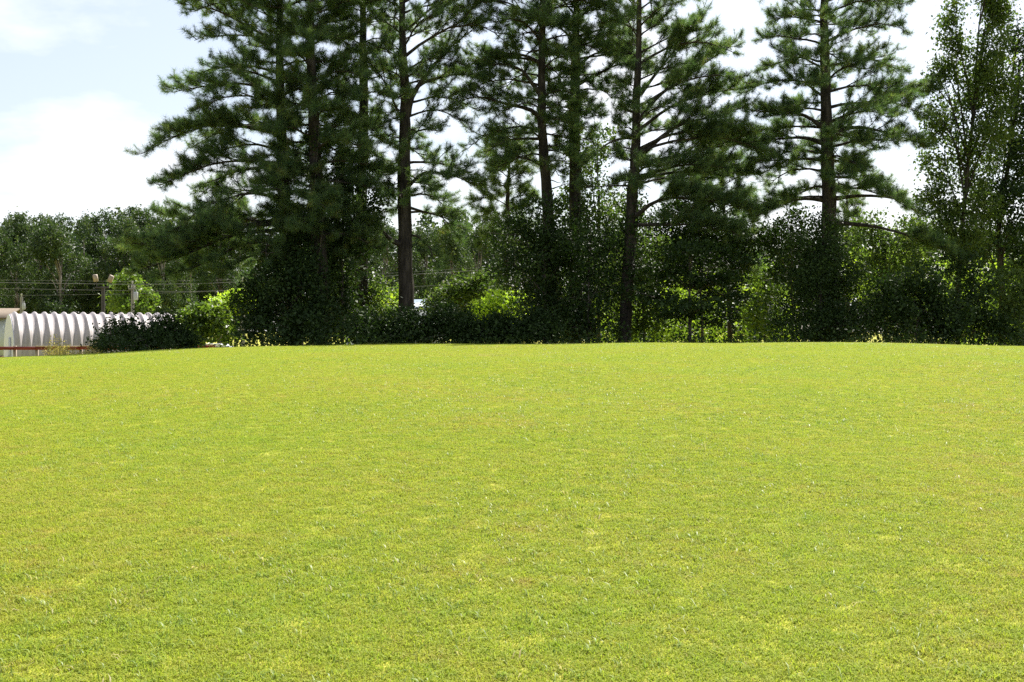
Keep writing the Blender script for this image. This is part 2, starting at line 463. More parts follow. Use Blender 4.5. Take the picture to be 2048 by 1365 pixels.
def grass_object():
    mb = MB()
    ys = steps((3.6, 14, 0.25), (14, 38, 0.5))
    xs = np.arange(-24, 24.01, 0.5)
    V = grid(mb, xs, ys)
    me = mb.mesh('grass')
    x, y = V[:, 0], V[:, 1]
    inside = (np.abs(x) < 0.50 * y + 1.6).astype(float)
    d = np.hypot(x, y)
    dens = np.interp(d, [4, 8, 14, 22, 34, 42], [760, 640, 430, 290, 210, 180]) * inside
    patch = 0.6 * vnoise(x + 40, y, 0.9, 5) + 0.4 * vnoise(x + 40, y, 2.1, 6)
    wd = np.interp(d, [4, 14, 34], [62, 48, 22]) * inside * np.clip((patch - 0.38) * 4.5, 0.12, 1.6)
    wd = wd + inside * (100 * np.exp(-(((x + 2.0) / 0.9) ** 2 + ((y - 5.7) / 0.5) ** 2)) + 60 * np.exp(-(((x - 0.6) / 0.35) ** 2 + ((y - 6.9) / 0.3) ** 2)) + 60 * np.exp(-(((x + 0.9) / 0.3) ** 2 + ((y - 6.6) / 0.25) ** 2)) + 50 * np.exp(-(((x - 2.0) / 0.5) ** 2 + ((y - 8.2) / 0.35) ** 2)))
    sp = np.interp(d, [4, 14, 34], [4.0, 2.2, 0.9]) * inside * np.clip((vnoise(x + 80, y, 0.6, 7) - 0.3) * 2.5, 0.1, 1.5)
    sp = sp + inside * np.clip((y - 31.5) * 3, 0, 7)
    sw = np.interp(d, [4, 14, 34], [9, 6, 3]) * inside * np.clip((vnoise(x + 60, y + 30, 0.8, 8) - 0.45) * 5, 0.04, 1.8)
    for nm, arr in (('density', dens), ('weed', wd), ('stems', sp), ('straw', sw)):
        a = me.attributes.new(nm, 'FLOAT', 'POINT'); a.data.foreach_set('value', arr.astype(np.float32))
    o = bpy.data.objects.new('grass', me); COL.objects.link(o)
    set_props(o, 'short mown lawn grass, green with yellowish patches', 'grass', kind='stuff')
    ng = instancer('grass_blades', [('density', fine_clumps, None, (0.75, 1.3), 3), ('weed', broad_clumps, None, (0.6, 1.4), 9),
                                    ('stems', stem_clumps, None, (0.6, 1.2), 13), ('straw', straw_clumps, None, (0.6, 1.3), 17)])
    md = o.modifiers.new('blades', 'NODES'); md.node_group = ng
    me.materials.append(g_fine)
    return o
grass_object()

# ------------------------------------------------------------------ pines
def make_tuft_templates(n_needles, seed, width=0.011, length=(0.16, 0.25)):
    out = []
    for k in range(6):
        rng = np.random.default_rng(seed + k)
        c = rng.uniform(0.0, 0.97, n_needles)               # cos of angle to the twig axis
        s = np.sqrt(1 - c * c); a = rng.uniform(0, 6.283, n_needles)
        d = np.stack([s * np.cos(a), s * np.sin(a), c], -1)
        base = np.stack([np.zeros(n_needles), np.zeros(n_needles), rng.uniform(-0.24, 0.05, n_needles)], -1)
        side = norm(np.cross(d, norm(rng.normal(size=(n_needles, 3)))))
        ln = rng.uniform(*length, n_needles)[:, None]
        w = width
        V = np.stack([base - side * w / 2, base + side * w / 2, base + d * ln + np.array([0, 0, -0.015])], 1)
        out.append(V)
    return out
TUFTS = {}
def tuft_group(mat):
    if mat not in TUFTS:
        objs = []
        for V in make_tuft_templates(84, 11, 0.0072, (0.15, 0.25)):
            mb = MB(); n = len(V)
            rg = np.random.default_rng(n + len(objs))
            tt = np.repeat(rg.normal(0, 0.07, n) + (rg.random(n) < 0.02) * 0.5, 3)
            mb.add(V.reshape(-1, 3), np.arange(3 * n).reshape(-1, 3), tt)
            me = mb.mesh('needle_tuft'); me.materials.append(M[mat])
            objs.append(bpy.data.objects.new('needle_tuft', me))
        TUFTS[mat] = instancer('needle_tufts_' + mat, [(None, objs, 'rot', 'scl', 0)])
    return TUFTS[mat]

def tuft_crown(pos, direc, scale, rng, mat, root):
    n = len(pos)
    a_b_d = frames(direc, rng)                              # rows are local axes -> columns of R
    R = np.transpose(a_b_d, (0, 2, 1))
    ey = np.arcsin(np.clip(-R[:, 2, 0], -1, 1)); ex = np.arctan2(R[:, 2, 1], R[:, 2, 2]); ez = np.arctan2(R[:, 1, 0], R[:, 0, 0])
    me = bpy.data.meshes.new('crown')
    me.vertices.add(n)
    me.vertices.foreach_set('co', (np.asarray(pos) - np.array(root.location)).ravel().astype(np.float32))
    for nm, typ, arr, key in (('rot', 'FLOAT_VECTOR', np.stack([ex, ey, ez], -1).ravel(), 'vector'), ('scl', 'FLOAT', scale, 'value'),
                              ('itint', 'FLOAT', np.clip(rng.normal(0.42, 0.2, n), 0, 0.88), 'value')):
        at = me.attributes.new(nm, typ, 'POINT'); at.data.foreach_set(key, np.asarray(arr, np.float32))
    me.materials.append(M[mat])
    o = bpy.data.objects.new('crown', me); COL.objects.link(o); o.parent = root
    md = o.modifiers.new('needles', 'NODES'); md.node_group = tuft_group(mat)
    o['kind'] = 'stuff'
    return o

def limb_foliage(path, r0, rng, wood, tp, td, dens=1.0, bare=0.3, sub=1.0, lift=0.25):
    """secondary branches and twigs on a limb; appends tuft positions to tp/td"""
    seg = np.linalg.norm(np.diff(path, axis=0), axis=1); L = seg.sum()
    cum = np.concatenate([[0], np.cumsum(seg)]) / L
    at = lambda t: np.array([np.interp(t, cum, path[:, k]) for k in range(3)])
    n2 = max(4, int(L * 3.7 * dens))
    sgn = 1 if rng.random() < 0.5 else -1
    for i in range(n2 + 1):
        t = bare + (1 - bare) * (i + rng.random() * 0.7) / (n2 + 0.7)
        t = min(t, 1.0)
        p = at(t); tan = norm(at(min(1, t + 0.04)) - at(max(0, t - 0.04)))
        sgn = -sgn
        side = norm(np.cross(tan, [0, 0, 1.0])) * sgn
        ang = rng.uniform(0.45, 1.05)
        l2 = (0.34 * L * (1 - t) + 0.5) * rng.uniform(0.6, 1.15) * sub
        l2 = min(l2, 2.2)
        if i == n2: side *= 0.1; l2 = 0.4
        d = norm(tan * math.cos(ang) + side * math.sin(ang) + np.array([0, 0, rng.normal(lift * 0.5, 0.22)]))
        n = 4
        s = np.linspace(0, 1, n)[:, None]
        q = p + d * l2 * s + np.array([0, 0, 1.0]) * l2 * lift * 0.6 * s ** 2 + rng.normal(0, 0.035, (n, 3)) * s * l2
        tube(wood, q, np.linspace(0.016 + 0.006 * l2, 0.006, n), 4, cap=False)
        n3 = max(3, int(l2 * 8.2 * dens))
        for j in range(n3):
            u = 0.3 + 0.7 * (j + rng.random()) / n3
            b = p + (q[-1] - p) * u
            k = min(n - 1, int(u * (n - 1))); b = q[k] if abs(u * (n - 1) - k) < 0.2 else b
            d3 = norm(d * 0.75 + rng.normal(0, 0.55, 3) + np.array([0, 0, 0.38]))
            l3 = rng.uniform(0.12, 0.42)
            e = b + d3 * l3
            tube(wood, [b, e], [0.007, 0.005], 3, cap=False)
            tp.append(e); td.append(norm(d3 + np.array([0, 0, 0.25])))
            if rng.random() < 0.6:
                tp.append(b + d3 * l3 * 0.45); td.append(norm(d3 + rng.normal(0, 0.4, 3)))
        tp.append(q[-1]); td.append(d)

def pine(label, Y, trunk_px, r0, profile, n_limbs, seed, top_py=-170, low_py=450, dens=1.0, manual=(), rise=0.28,
         tuft=1.0, bare=0.28, mat='needle', name='pine_tree', group='tall pines along the crest', min_r=0.05, lift=0.25, droop=0.12, depth_f=0.9):
    rng = np.random.default_rng(seed)
    ctrl = [P(x, y, Y) for x, y in trunk_px]
    base = ctrl[0].copy(); base[2] = float(ground(base[0], Y)) - 0.15
    ctrl[0] = base
    top = P(trunk_px[-1][0] + (0 if len(trunk_px) < 2 else 0), top_py, Y)
    if trunk_px[-1][1] > top_py: ctrl.append(top)
    root = empty(name, tuple(base), label, 'pine tree', group)
    n = 34
    tp_ = spline(ctrl, n)
    tp_[1:, :2] += np.cumsum(rng.normal(0, 0.012, (n - 1, 2)), 0)
    s = np.linspace(0, 1, n)
    rad = r0 * (1 - s) ** 0.75 + min_r * s
    rad[0] *= 1.35; rad[1] *= 1.12
    w = MB(); tube(w, tp_, rad, 12, rough=0.05, rng=rng)
    w.build('trunk', M['bark'], root, smooth=True)
    zs = tp_[:, 2]
    trunk_at = lambda z: np.array([np.interp(z, zs, tp_[:, 0]), np.interp(z, zs, tp_[:, 1]), z])
    rad_at = lambda z: float(np.interp(z, zs, rad))
    prof = np.array(profile, float)                        # py, left px, right px
    m_per_px = Y / FPX
    z_low = P(0, low_py, Y)[2]; z_top = zs[-1]
    paths = []
    ga = rng.random() * 6.28
    for i in range(n_limbs):
        f = (i + rng.random() * 0.6) / n_limbs
        z = z_low + (z_top - z_low) * f ** 0.95
        ga += 2.39996 + rng.normal(0, 0.25)
        az = ga
        rs = rise * (0.4 + 1.1 * f) * rng.uniform(0.6, 1.3)
        p0 = trunk_at(z)
        px0 = SX + p0[0] / Y * FPX
        py_tip = 682.5 - FPX * ((z - EYE) / Y + math.tan(PITCH))
        c, s_ = math.cos(az), math.sin(az)
        lx = np.interp(py_tip, prof[:, 0], prof[:, 1]); rx = np.interp(py_tip, prof[:, 0], prof[:, 2])
        eR = max(20, rx - px0) * m_per_px; eL = max(20, px0 - lx) * m_per_px
        eD = 0.5 * (eR + eL) * depth_f
        ex = eR if c > 0 else eL
        Ln = 1.0 / math.sqrt((c / ex) ** 2 + (s_ / eD) ** 2) * rng.uniform(0.82, 1.14)
        Ln = max(0.6, Ln - 0.25)
        m = 8; u = np.linspace(0, 1, m)
        d = np.array([c, s_, 0.0]); sd = np.array([-s_, c, 0.0])
        zz = Ln * (rs * np.sin(u * 1.9) - droop * (1.1 - f) * 2.2 * u ** 2.2)
        path = p0 + d * (Ln * u)[:, None] + np.array([0, 0, 1.0]) * zz[:, None] + sd * (Ln * 0.10 * rng.normal() * np.sin(u * 3.1) )[:, None]
        path[1:] += np.cumsum(rng.normal(0, 0.02 * math.sqrt(Ln), (m - 1, 3)), 0)
        paths.append((path, 0.15 * rad_at(z) + 0.008 * Ln, bare, 1.0))
    for pts, r, br, dn in manual:
        ctrl2 = [P(x, y, Y + dy) for x, y, dy in pts]
        paths.append((spline(ctrl2, 10), r, br, dn))
    tp, td = [], []
    for path, r, br, dn in paths:
        wood = MB()
        m = len(path)
        tube(wood, path, np.linspace(r, 0.012, m) * (1 + 0.25 * (np.linspace(1, 0, m) ** 6)), 6, cap=False, rough=0.06, rng=rng)
        if dn > 0:
            limb_foliage(path, r, rng, wood, tp, td, dens * dn, br, 1.0, lift)
        wood.build('limb', M['bark'], root, smooth=True)
    z_foot = zs[0] + 2.2; z_c = z_low + 0.25 * (z_top - z_low)
    for q in range(7):
        z = rng.uniform(z_foot, z_c); a = rng.random() * 6.283; p0 = trunk_at(z); ln = rng.uniform(0.35, 1.3)
        dv = np.array([math.cos(a), math.sin(a), rng.uniform(-0.25, 0.3)])
        dw = MB(); pts = p0 + dv * (np.linspace(0, 1, 5) * ln)[:, None]; pts[1:] += np.cumsum(rng.normal(0, 0.04, (4, 3)), 0)
        tube(dw, pts, np.linspace(0.03, 0.008, 5), 5, cap=False)
        if ln > 0.7: tube(dw, [pts[2], pts[2] + dv * 0.25 + rng.normal(0, 0.15, 3)], [0.012, 0.005], 4, cap=False)
        dw.build('dead_branch', M['bark'], root, smooth=True)
    # leader tip
    for k in range(10):
        tp.append(tp_[-1] + rng.normal(0, 0.12, 3) - np.array([0, 0, 0.1 * k])); td.append(norm(rng.normal(0, 0.5, 3) + [0, 0, 0.8]))
    tp = np.array(tp); td = np.array(td)
    tuft_crown(tp, td, rng.uniform(0.5, 1.28, len(tp)) * tuft, rng, mat, root)
    return root, trunk_at, rad_at, len(tp)

stats = []
def do_pine(*a, **k):
    r = pine(*a, **k); stats.append((a[0][:30], r[3])); return r

pA = do_pine('tall dense dark pine at the left end, its boughs sweeping left over the hut', 44.0,
     [(592, 680), (586, 560), (572, 420), (563, 250), (560, 60)], 0.31,
     [(-170, 480, 660), (0, 352, 690), (60, 385, 700), (120, 380, 700), (180, 340, 710), (260, 325, 720), (320, 330, 730), (390, 325, 740), (470, 320, 740), (560, 400, 700)],
     58, 1, low_py=520, dens=0.85, rise=0.16, droop=0.2, tuft=1.08, bare=0.2,
     manual=[([(572, 440, 0), (480, 452, -0.6), (380, 480, -1.2), (262, 500, -1.6)], 0.10, 0.2, 1.1),
             ([(574, 460, 0), (470, 470, -1.0), (370, 510, -1.8), (268, 545, -2.2)], 0.09, 0.3, 1.1),
             ([(574, 475, 0), (480, 492, -1.2), (400, 530, -1.8), (320, 556, -2.2)], 0.07, 0.3, 1.1),
             ([(572, 446, 0), (470, 458, -1.4), (350, 492, -2.2), (254, 486, -2.8)], 0.08, 0.3, 1.25),
             ([(573, 450, 0), (490, 440, 0.5), (400, 440, 0.9), (318, 430, 1.0)], 0.09, 0.2, 1.4),
             ([(567, 330, 0), (500, 322, -0.4), (420, 330, -0.9), (318, 372, -1.2)], 0.08, 0.2, 1.4),
             ([(565, 262, 0), (480, 250, -0.3), (410, 250, -0.6), (335, 264, -0.8)], 0.08, 0.15, 1.5),
             ([(563, 200, 0), (500, 170, -0.2), (430, 170, -0.4), (350, 184, -0.5)], 0.075, 0.15, 1.4),
             ([(562, 90, 0), (500, 55, -0.2), (430, 20, -0.4), (360, 8, -0.5)], 0.07, 0.15, 1.4)])
pB = do_pine('thick pine with a leafy vine-clad trunk, second from the left', 42.6,
     [(640, 682), (640, 560), (632, 400), (622, 200), (620, 60)], 0.32,
     [(-170, 540, 720), (0, 500, 730), (100, 500, 760), (250, 500, 770), (400, 500, 790), (520, 520, 760)],
     52, 2, low_py=480, dens=1.15, rise=0.22, tuft=1.22, bare=0.2)
pC = do_pine('slim straight pine between the vine-clad pine and the forked pine', 46.0,
     [(722, 682), (724, 520), (724, 340), (728, 150), (726, 20)], 0.27,
     [(-170, 640, 820), (0, 660, 800), (150, 680, 800), (260, 660, 780), (340, 680, 760)],
     50, 3, low_py=340, dens=1.0, rise=0.25, bare=0.4)
pD = do_pine('open pine with a forking trunk and a crooked low limb, left of the sky gap', 44.0,
     [(814, 660), (812, 480), (812, 300), (814, 190), (808, 60)], 0.31,
     [(-170, 700, 980), (0, 715, 1020), (80, 715, 1020), (180, 740, 1005), (260, 765, 940), (330, 780, 965), (400, 790, 960), (470, 790, 930)],
     54, 4, low_py=430, dens=1.0, rise=0.3, bare=0.24, droop=0.14,
     manual=[([(808, 490, 0), (790, 484, -0.1), (772, 470, -0.2), (752, 440, -0.4)], 0.16, 0.5, 0.9),
             ([(814, 232, 0), (826, 190, 0.1), (860, 140, 0.4), (900, 96, 0.7), (945, 60, 0.9)], 0.13, 0.35, 0.9),
             ([(818, 190, 0), (850, 165, 0.3), (905, 150, 0.6), (975, 155, 1.0)], 0.08, 0.4, 0.9),
             ([(806, 245, 0), (790, 210, -0.2), (770, 165, -0.5), (745, 130, -0.7)], 0.06, 0.5, 0.7),
             ([(818, 372, 0), (850, 345, -0.3), (900, 350, -0.7), (955, 372, -1.0)], 0.06, 0.25, 1.1),
             ([(816, 415, 0), (850, 425, 0.3), (885, 436, 0.5), (912, 470, 0.7)], 0.055, 0.35, 0.9),
             ([(816, 470, 0), (838, 475, -0.2), (858, 495, -0.4), (868, 520, -0.5)], 0.05, 0.4, 0.9)])
pE = do_pine('bare-stemmed pine with long limbs reaching left across the central sky gap', 45.0,
     [(1102, 682), (1098, 520), (1096, 400), (1088, 240), (1090, 60)], 0.28,
     [(-170, 950, 1210), (0, 915, 1230), (60, 910, 1240), (130, 905, 1230), (200, 930, 1190), (300, 960, 1160), (360, 1000, 1150)],
     50, 5, low_py=340, dens=1.02, rise=0.22, bare=0.26, droop=0.16,
     manual=[([(1086, 240, 0), (1058, 219, -0.2), (1010, 208, -0.5), (960, 194, -0.8), (915, 204, -1.1)], 0.10, 0.45, 0.9),
             ([(1084, 192, 0), (1060, 162, -0.3), (1042, 140, -0.5), (1000, 128, -0.8), (950, 150, -1)], 0.09, 0.35, 1.0),
             ([(1084, 278, 0), (1040, 278, 0.3), (1005, 283, 0.5), (978, 302, 0.7)], 0.06, 0.35, 0.9),
             ([(1086, 130, 0), (1050, 112, -0.2), (1010, 108, -0.4), (960, 120, -0.7)], 0.075, 0.3, 1.1),
             ([(1094, 340, 0), (1060, 320, -0.4), (1030, 318, -0.7), (990, 340, -1.1)], 0.055, 0.3, 1.0)])
pF = do_pine('dark pine with an ivy-wrapped trunk right of the bare-stemmed pine', 46.4,
     [(1150, 684), (1150, 520), (1150, 300), (1150, 120), (1152, 20)], 0.29,
     [(-170, 1050, 1270), (0, 1040, 1330), (80, 1040, 1320), (150, 1060, 1285), (205, 1090, 1240), (260, 1100, 1200), (340, 1110, 1190)],
     50, 6, low_py=320, dens=1.12, rise=0.26, bare=0.3,
     manual=[([(1158, 168, 0), (1200, 146, -0.3), (1240, 128, -0.5), (1290, 118, -0.7)], 0.07, 0.35, 0.9),
             ([(1158, 130, 0), (1190, 108, 0.2), (1230, 106, 0.4), (1280, 96, 0.7)], 0.06, 0.3, 1.0)])
pG = do_pine('leaning pine with feathery boughs fanning up to the right, centre-right', 43.0,
     [(1248, 690), (1255, 560), (1264, 450), (1277, 320), (1280, 190), (1284, 80)], 0.25,
     [(-170, 1200, 1390), (0, 1200, 1420), (60, 1205, 1445), (110, 1240, 1465), (200, 1245, 1500), (260, 1245, 1530), (320, 1235, 1525), (400, 1230, 1490), (460, 1220, 1500)],
     50, 7, low_py=390, dens=1.08, rise=0.42, bare=0.22, droop=0.08,
     manual=[([(1274, 318, 0), (1310, 285, -0.2), (1360, 250, -0.5), (1420, 235, -0.8), (1490, 215, -1)], 0.10, 0.3, 1.1),
             ([(1276, 330, 0), (1330, 318, 0.2), (1400, 302, 0.5), (1460, 290, 0.7), (1525, 290, 0.9)], 0.09, 0.3, 1.2),
             ([(1279, 240, 0), (1310, 200, 0.3), (1360, 160, 0.6), (1420, 120, 0.9), (1462, 92, 1)], 0.08, 0.3, 1.1),
             ([(1281, 190, 0), (1310, 150, -0.3), (1350, 100, -0.6), (1405, 30, -0.9)], 0.07, 0.3, 1.1),
             ([(1272, 356, 0), (1310, 345, -0.5), (1370, 330, -0.9), (1440, 335, -1.3)], 0.08, 0.3, 1.1),
             ([(1268, 275, 0), (1246, 277, -0.3), (1215, 288, -0.5), (1178, 318, -0.8)], 0.08, 0.75, 0.4),
             ([(1268, 372, 0), (1230, 372, -0.2), (1175, 374, -0.5)], 0.05, 0.8, 0.3),
             ([(1278, 300, 0), (1340, 270, -0.6), (1420, 262, -1.0), (1515, 262, -1.3)], 0.07, 0.35, 1.2),
             ([(1279, 260, 0), (1340, 215, 0.2), (1410, 190, 0.5), (1488, 176, 0.8)], 0.07, 0.35, 1.2),
             ([(1270, 360, 0), (1350, 345, 0.6), (1430, 345, 1.0), (1520, 350, 1.2)], 0.07, 0.35, 1.2),
             ([(1262, 440, 0), (1320, 400, -0.8), (1400, 400, -1.4), (1500, 420, -2.0)], 0.085, 0.25, 1.4),
             ([(1262, 450, 0), (1310, 450, -0.7), (1380, 450, -1.4), (1470, 466, -2.0)], 0.085, 0.3, 1.4)])
pH = do_pine('broad symmetrical pine with level tiers of boughs, rightmost of the big pines', 44.0,
     [(1664, 682), (1664, 560), (1663, 400), (1659, 200), (1656, 40)], 0.36,
     [(-120, 1590, 1730), (-40, 1530, 1790), (0, 1508, 1800), (50, 1502, 1835), (90, 1500, 1800), (150, 1504, 1830), (200, 1500, 1868), (260, 1502, 1850), (310, 1510, 1868), (370, 1490, 1845), (430, 1510, 1830)],
     50, 8, top_py=-110, low_py=400, dens=1.03, rise=0.2, bare=0.22, droop=0.12, lift=0.15,
     manual=[([(1668, 446, 0), (1740, 452, -0.4), (1800, 466, -0.8), (1850, 484, -1.1), (1905, 505, -1.3)], 0.085, 0.55, 1.2),
             ([(1668, 398, 0), (1720, 392, -0.3), (1790, 398, -0.6), (1840, 428, -0.9)], 0.09, 0.5, 0.8),
             ([(1656, 402, 0), (1610, 398, -0.2), (1560, 408, -0.5), (1515, 432, -0.8)], 0.09, 0.4, 1.1),
             ([(1655, 322, 0), (1620, 318, -0.2), (1575, 320, -0.5), (1520, 322, -0.8)], 0.08, 0.3, 1.1),
             ([(1654, 290, 0), (1610, 276, 0.2), (1560, 278, 0.5), (1500, 285, 0.8)], 0.10, 0.35, 1.0),
             ([(1670, 256, 0), (1700, 225, 0.2), (1750, 200, 0.5), (1800, 185, 0.8), (1862, 182, 1)], 0.10, 0.3, 1.1),
             ([(1652, 260, 0), (1610, 232, -0.2), (1570, 225, -0.5), (1505, 222, -0.9)], 0.09, 0.3, 1.2),
             ([(1670, 262, 0), (1720, 255, -0.3), (1780, 268, -0.7), (1850, 290, -1.1)], 0.09, 0.35, 1.1)])
# younger pines in the second row
do_pine('young pine thickening the dark foliage between the leaning and the broad pine', 48.0,
     [(1462, 684), (1458, 520), (1446, 380)], 0.11, [(300, 1400, 1480), (360, 1350, 1510), (430, 1325, 1515), (540, 1330, 1510)],
     30, 21, top_py=310, low_py=540, dens=1.0, rise=0.3, tuft=1.15, bare=0.2, name='young_pine_tree', group='younger pines behind', min_r=0.02)
do_pine('pale young pine standing further back, left of the bare-stemmed pine', 56.0,
     [(1012, 684), (1012, 500), (1014, 380)], 0.17, [(270, 1000, 1030), (330, 955, 1075), (420, 945, 1080), (500, 960, 1070)],
     28, 22, top_py=275, low_py=500, dens=1.2, rise=0.35, tuft=1.2, bare=0.25, mat='needle_far', name='young_pine_tree', group='younger pines behind', min_r=0.02)
do_pine('small far pine tip peeping out right of the broad pine trunk', 62.0,
     [(1694, 684), (1694, 560), (1694, 450)], 0.12, [(385, 1685, 1703), (430, 1660, 1725), (500, 1650, 1735)],
     18, 23, top_py=388, low_py=520, dens=0.8, rise=0.4, tuft=1.25, bare=0.2, mat='needle_far', name='young_pine_tree', group='younger pines behind', min_r=0.02)

# ------------------------------------------------------------------ broadleaf trees and shrubs
def leaves(mb, pos, size, rng, up=0.6, tint=None):
    n = len(pos)
    nrm = norm(rng.normal(size=(n, 3)) + np.array([0, 0, up]))
    t = norm(np.cross(nrm, norm(rng.normal(size=(n, 3))))); b = np.cross(nrm, t)
    s = size * rng.uniform(0.65, 1.3, n)[:, None]
    fold = nrm * s * 0.10
    V = np.stack([pos - t * s * 0.5, pos + b * s * 0.30 + fold, pos + t * s * 0.55, pos - b * s * 0.30 + fold], 1).reshape(-1, 3)
    if tint is None: tint = rng.random(n)
    i = np.arange(n) * 4
    F = np.concatenate([np.stack([i, i + 1, i + 2], -1), np.stack([i, i + 2, i + 3], -1)])
    mb.add(V, F, np.repeat(np.clip(tint, 0, 1), 4))

def leafy(label, cat, name, Y, lobes, leaf, n_clumps, per, seed, mat='leaf_mid', stem=None, stem_r=0.08, group=None, bark='bark_grey',
          clump_r=0.215, flat=1.0, thick=1.0, up=0.5, shoots=0, surf=0.5):
    """lobes: (px, py, rx px, ry px[, dy]); stem: photo points of the main stem from the base up"""
    rng = np.random.default_rng(seed)
    k = Y / FPX
    C = np.array([P(l[0], l[1], Y + (l[4] if len(l) > 4 else rng.normal(0, 0.5) * l[2] * k)) for l in lobes])
    R = np.array([[l[2] * k, l[2] * k * thick, l[3] * k] for l in lobes])
    vol = R[:, 0] * R[:, 2]; pr = vol / vol.sum()
    if stem is None: stem = [(float(np.mean([l[0] for l in lobes])), 690), (float(np.mean([l[0] for l in lobes])), float(np.mean([l[1] for l in lobes])))]
    sc = [P(x, y, Y) for x, y in stem]
    sc[0][2] = float(ground(sc[0][0], Y)) - 0.1
    root = empty(name, tuple(sc[0]), label, cat, group)
    sp = spline(sc, 14)
    sp[1:, :2] += np.cumsum(rng.normal(0, 0.015, (13, 2)), 0)
    w = MB(); tube(w, sp, np.linspace(stem_r, max(0.015, stem_r * 0.35), 14), 8, rough=0.05, rng=rng)
    w.build('trunk' if stem_r > 0.05 else 'stem', M[bark], root, smooth=True)
    # limbs to each lobe
    lw = MB()
    for c, r in zip(C, R):
        zt = min(sp[-1, 2], c[2] - 0.2 * r[2])
        j = int(np.argmin(np.abs(sp[:, 2] - (sp[0, 2] + (zt - sp[0, 2]) * 0.72))))
        a = sp[j]; mid = (a + c) / 2 + np.array([0, 0, 0.12 * np.linalg.norm(c - a)]) + rng.normal(0, 0.06, 3)
        rr = max(0.012, stem_r * 0.4)
        tube(lw, spline([a, mid, c], 7), np.linspace(rr, 0.008, 7), 5, cap=False)
        for q in range(4):
            e = c + rng.normal(size=3) * r * 0.55
            tube(lw, spline([mid if q < 2 else c, (c + e) / 2 + rng.normal(0, 0.05, 3), e], 4), np.linspace(rr * 0.5, 0.006, 4), 4, cap=False)
    lw.build('branches', M[bark], root, smooth=True)
    which = rng.choice(len(C), n_clumps, p=pr)
    d = norm(rng.normal(size=(n_clumps, 3)))
    rad = np.where(rng.random(n_clumps) < surf, rng.uniform(0.75, 1.08, n_clumps), rng.random(n_clumps) ** (1 / 2.2))
    cc = C[which] + d * rad[:, None] * R[which]
    cc = cc + 0.28 * np.stack([np.sin(cc[:, 2] * 3.1 + cc[:, 1] * 2.0), np.cos(cc[:, 0] * 2.6), np.sin(cc[:, 0] * 3.7 + cc[:, 1])], -1) * np.minimum(1, R[which] * 1.2)
    gz = ground(cc[:, 0], cc[:, 1]) + 0.05
    cc[:, 2] = np.maximum(cc[:, 2], gz)
    ct = rng.uniform(0.15, 0.85, n_clumps)
    pos = cc[:, None, :] + rng.normal(size=(n_clumps, per, 3)) * clump_r * np.array([1, 1, 0.75 * flat])
    tint = ct[:, None] + rng.normal(0, 0.18, (n_clumps, per))
    pos = pos.reshape(-1, 3); tint = tint.reshape(-1)
    pos[:, 2] = np.maximum(pos[:, 2], ground(pos[:, 0], pos[:, 1]) + 0.02)
    cr = MB(); leaves(cr, pos, leaf, rng, up, tint)
    for q in range(shoots):
        i = rng.integers(len(C)); a = C[i] + norm(rng.normal(size=3) + [0, 0, 1.2]) * R[i] * 0.8
        dv = norm(np.array([rng.normal(0, 0.45), rng.normal(0, 0.45), 1.0])); ln = rng.uniform(0.3, 0.8)
        m = 16; u = np.linspace(0, 1, m)
        leaves(cr, a + dv * (u * ln)[:, None] + rng.normal(0, 0.035, (m, 3)), leaf, rng, 0.2, rng.uniform(0.2, 0.8, m))
    co = cr.build('crown' if cat == 'tree' else 'foliage', M[mat], root); co['kind'] = 'stuff'
    return root

# the two tall broadleaf trees at the right
leafy('tall slender broadleaf tree with twin pale-edged tops near the right edge', 'tree', 'broadleaf_tree', 45.0,
      [(1905, 60, 22, 50), (1912, 130, 30, 45), (1985, 30, 26, 50), (1975, 110, 38, 50), (1945, 190, 50, 45), (1875, 150, 26, 30), (1862, 225, 26, 28), (2010, 170, 36, 45),
       (1900, 265, 40, 35), (1985, 260, 45, 40), (1880, 340, 30, 35), (1940, 330, 40, 35), (1895, 410, 38, 35), (1955, 420, 40, 40), (1862, 395, 22, 26), (1920, 470, 45, 35), (1990, 10, 24, 50), (1975, -60, 28, 60)],
      0.135, 1050, 26, 31, mat='leaf_mid', stem=[(1914, 690), (1918, 540), (1932, 380), (1945, 250), (1968, 60)], stem_r=0.12, clump_r=0.2, bark='bark')
leafy('dark broadleaf tree crowding the right edge of the picture', 'tree', 'broadleaf_tree', 46.5,
      [(2036, 90, 26, 45), (2040, 200, 36, 50), (2020, 300, 45, 50), (2060, 330, 50, 60), (1990, 390, 40, 40), (2035, 430, 50, 50), (2000, 480, 45, 35), (2060, 520, 45, 50), (1960, 500, 35, 30), (2090, 180, 40, 70)],
      0.14, 1000, 20, 32, mat='leaf_dark', stem=[(2006, 692), (2004, 560), (1996, 460), (2020, 300), (2036, 120)], stem_r=0.15, clump_r=0.24, bark='bark')
# trees under the pines
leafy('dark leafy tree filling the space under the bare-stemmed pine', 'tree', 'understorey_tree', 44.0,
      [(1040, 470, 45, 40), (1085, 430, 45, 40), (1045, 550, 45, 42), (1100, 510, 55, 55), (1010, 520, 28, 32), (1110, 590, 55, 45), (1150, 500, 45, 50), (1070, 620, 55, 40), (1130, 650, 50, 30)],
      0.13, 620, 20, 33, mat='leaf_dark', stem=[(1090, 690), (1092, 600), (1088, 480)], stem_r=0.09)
leafy('airy leafy tree with glinting leaves behind the ivy-wrapped pine', 'tree', 'understorey_tree', 48.0,
      [(1200, 400, 42, 40), (1215, 460, 48, 45), (1180, 330, 35, 40), (1195, 280, 30, 30), (1230, 520, 45, 45), (1190, 570, 45, 45), (1150, 420, 35, 40), (1240, 590, 40, 40)],
      0.15, 420, 18, 34, mat='leaf_mid', stem=[(1196, 690), (1198, 560), (1196, 380)], stem_r=0.10)
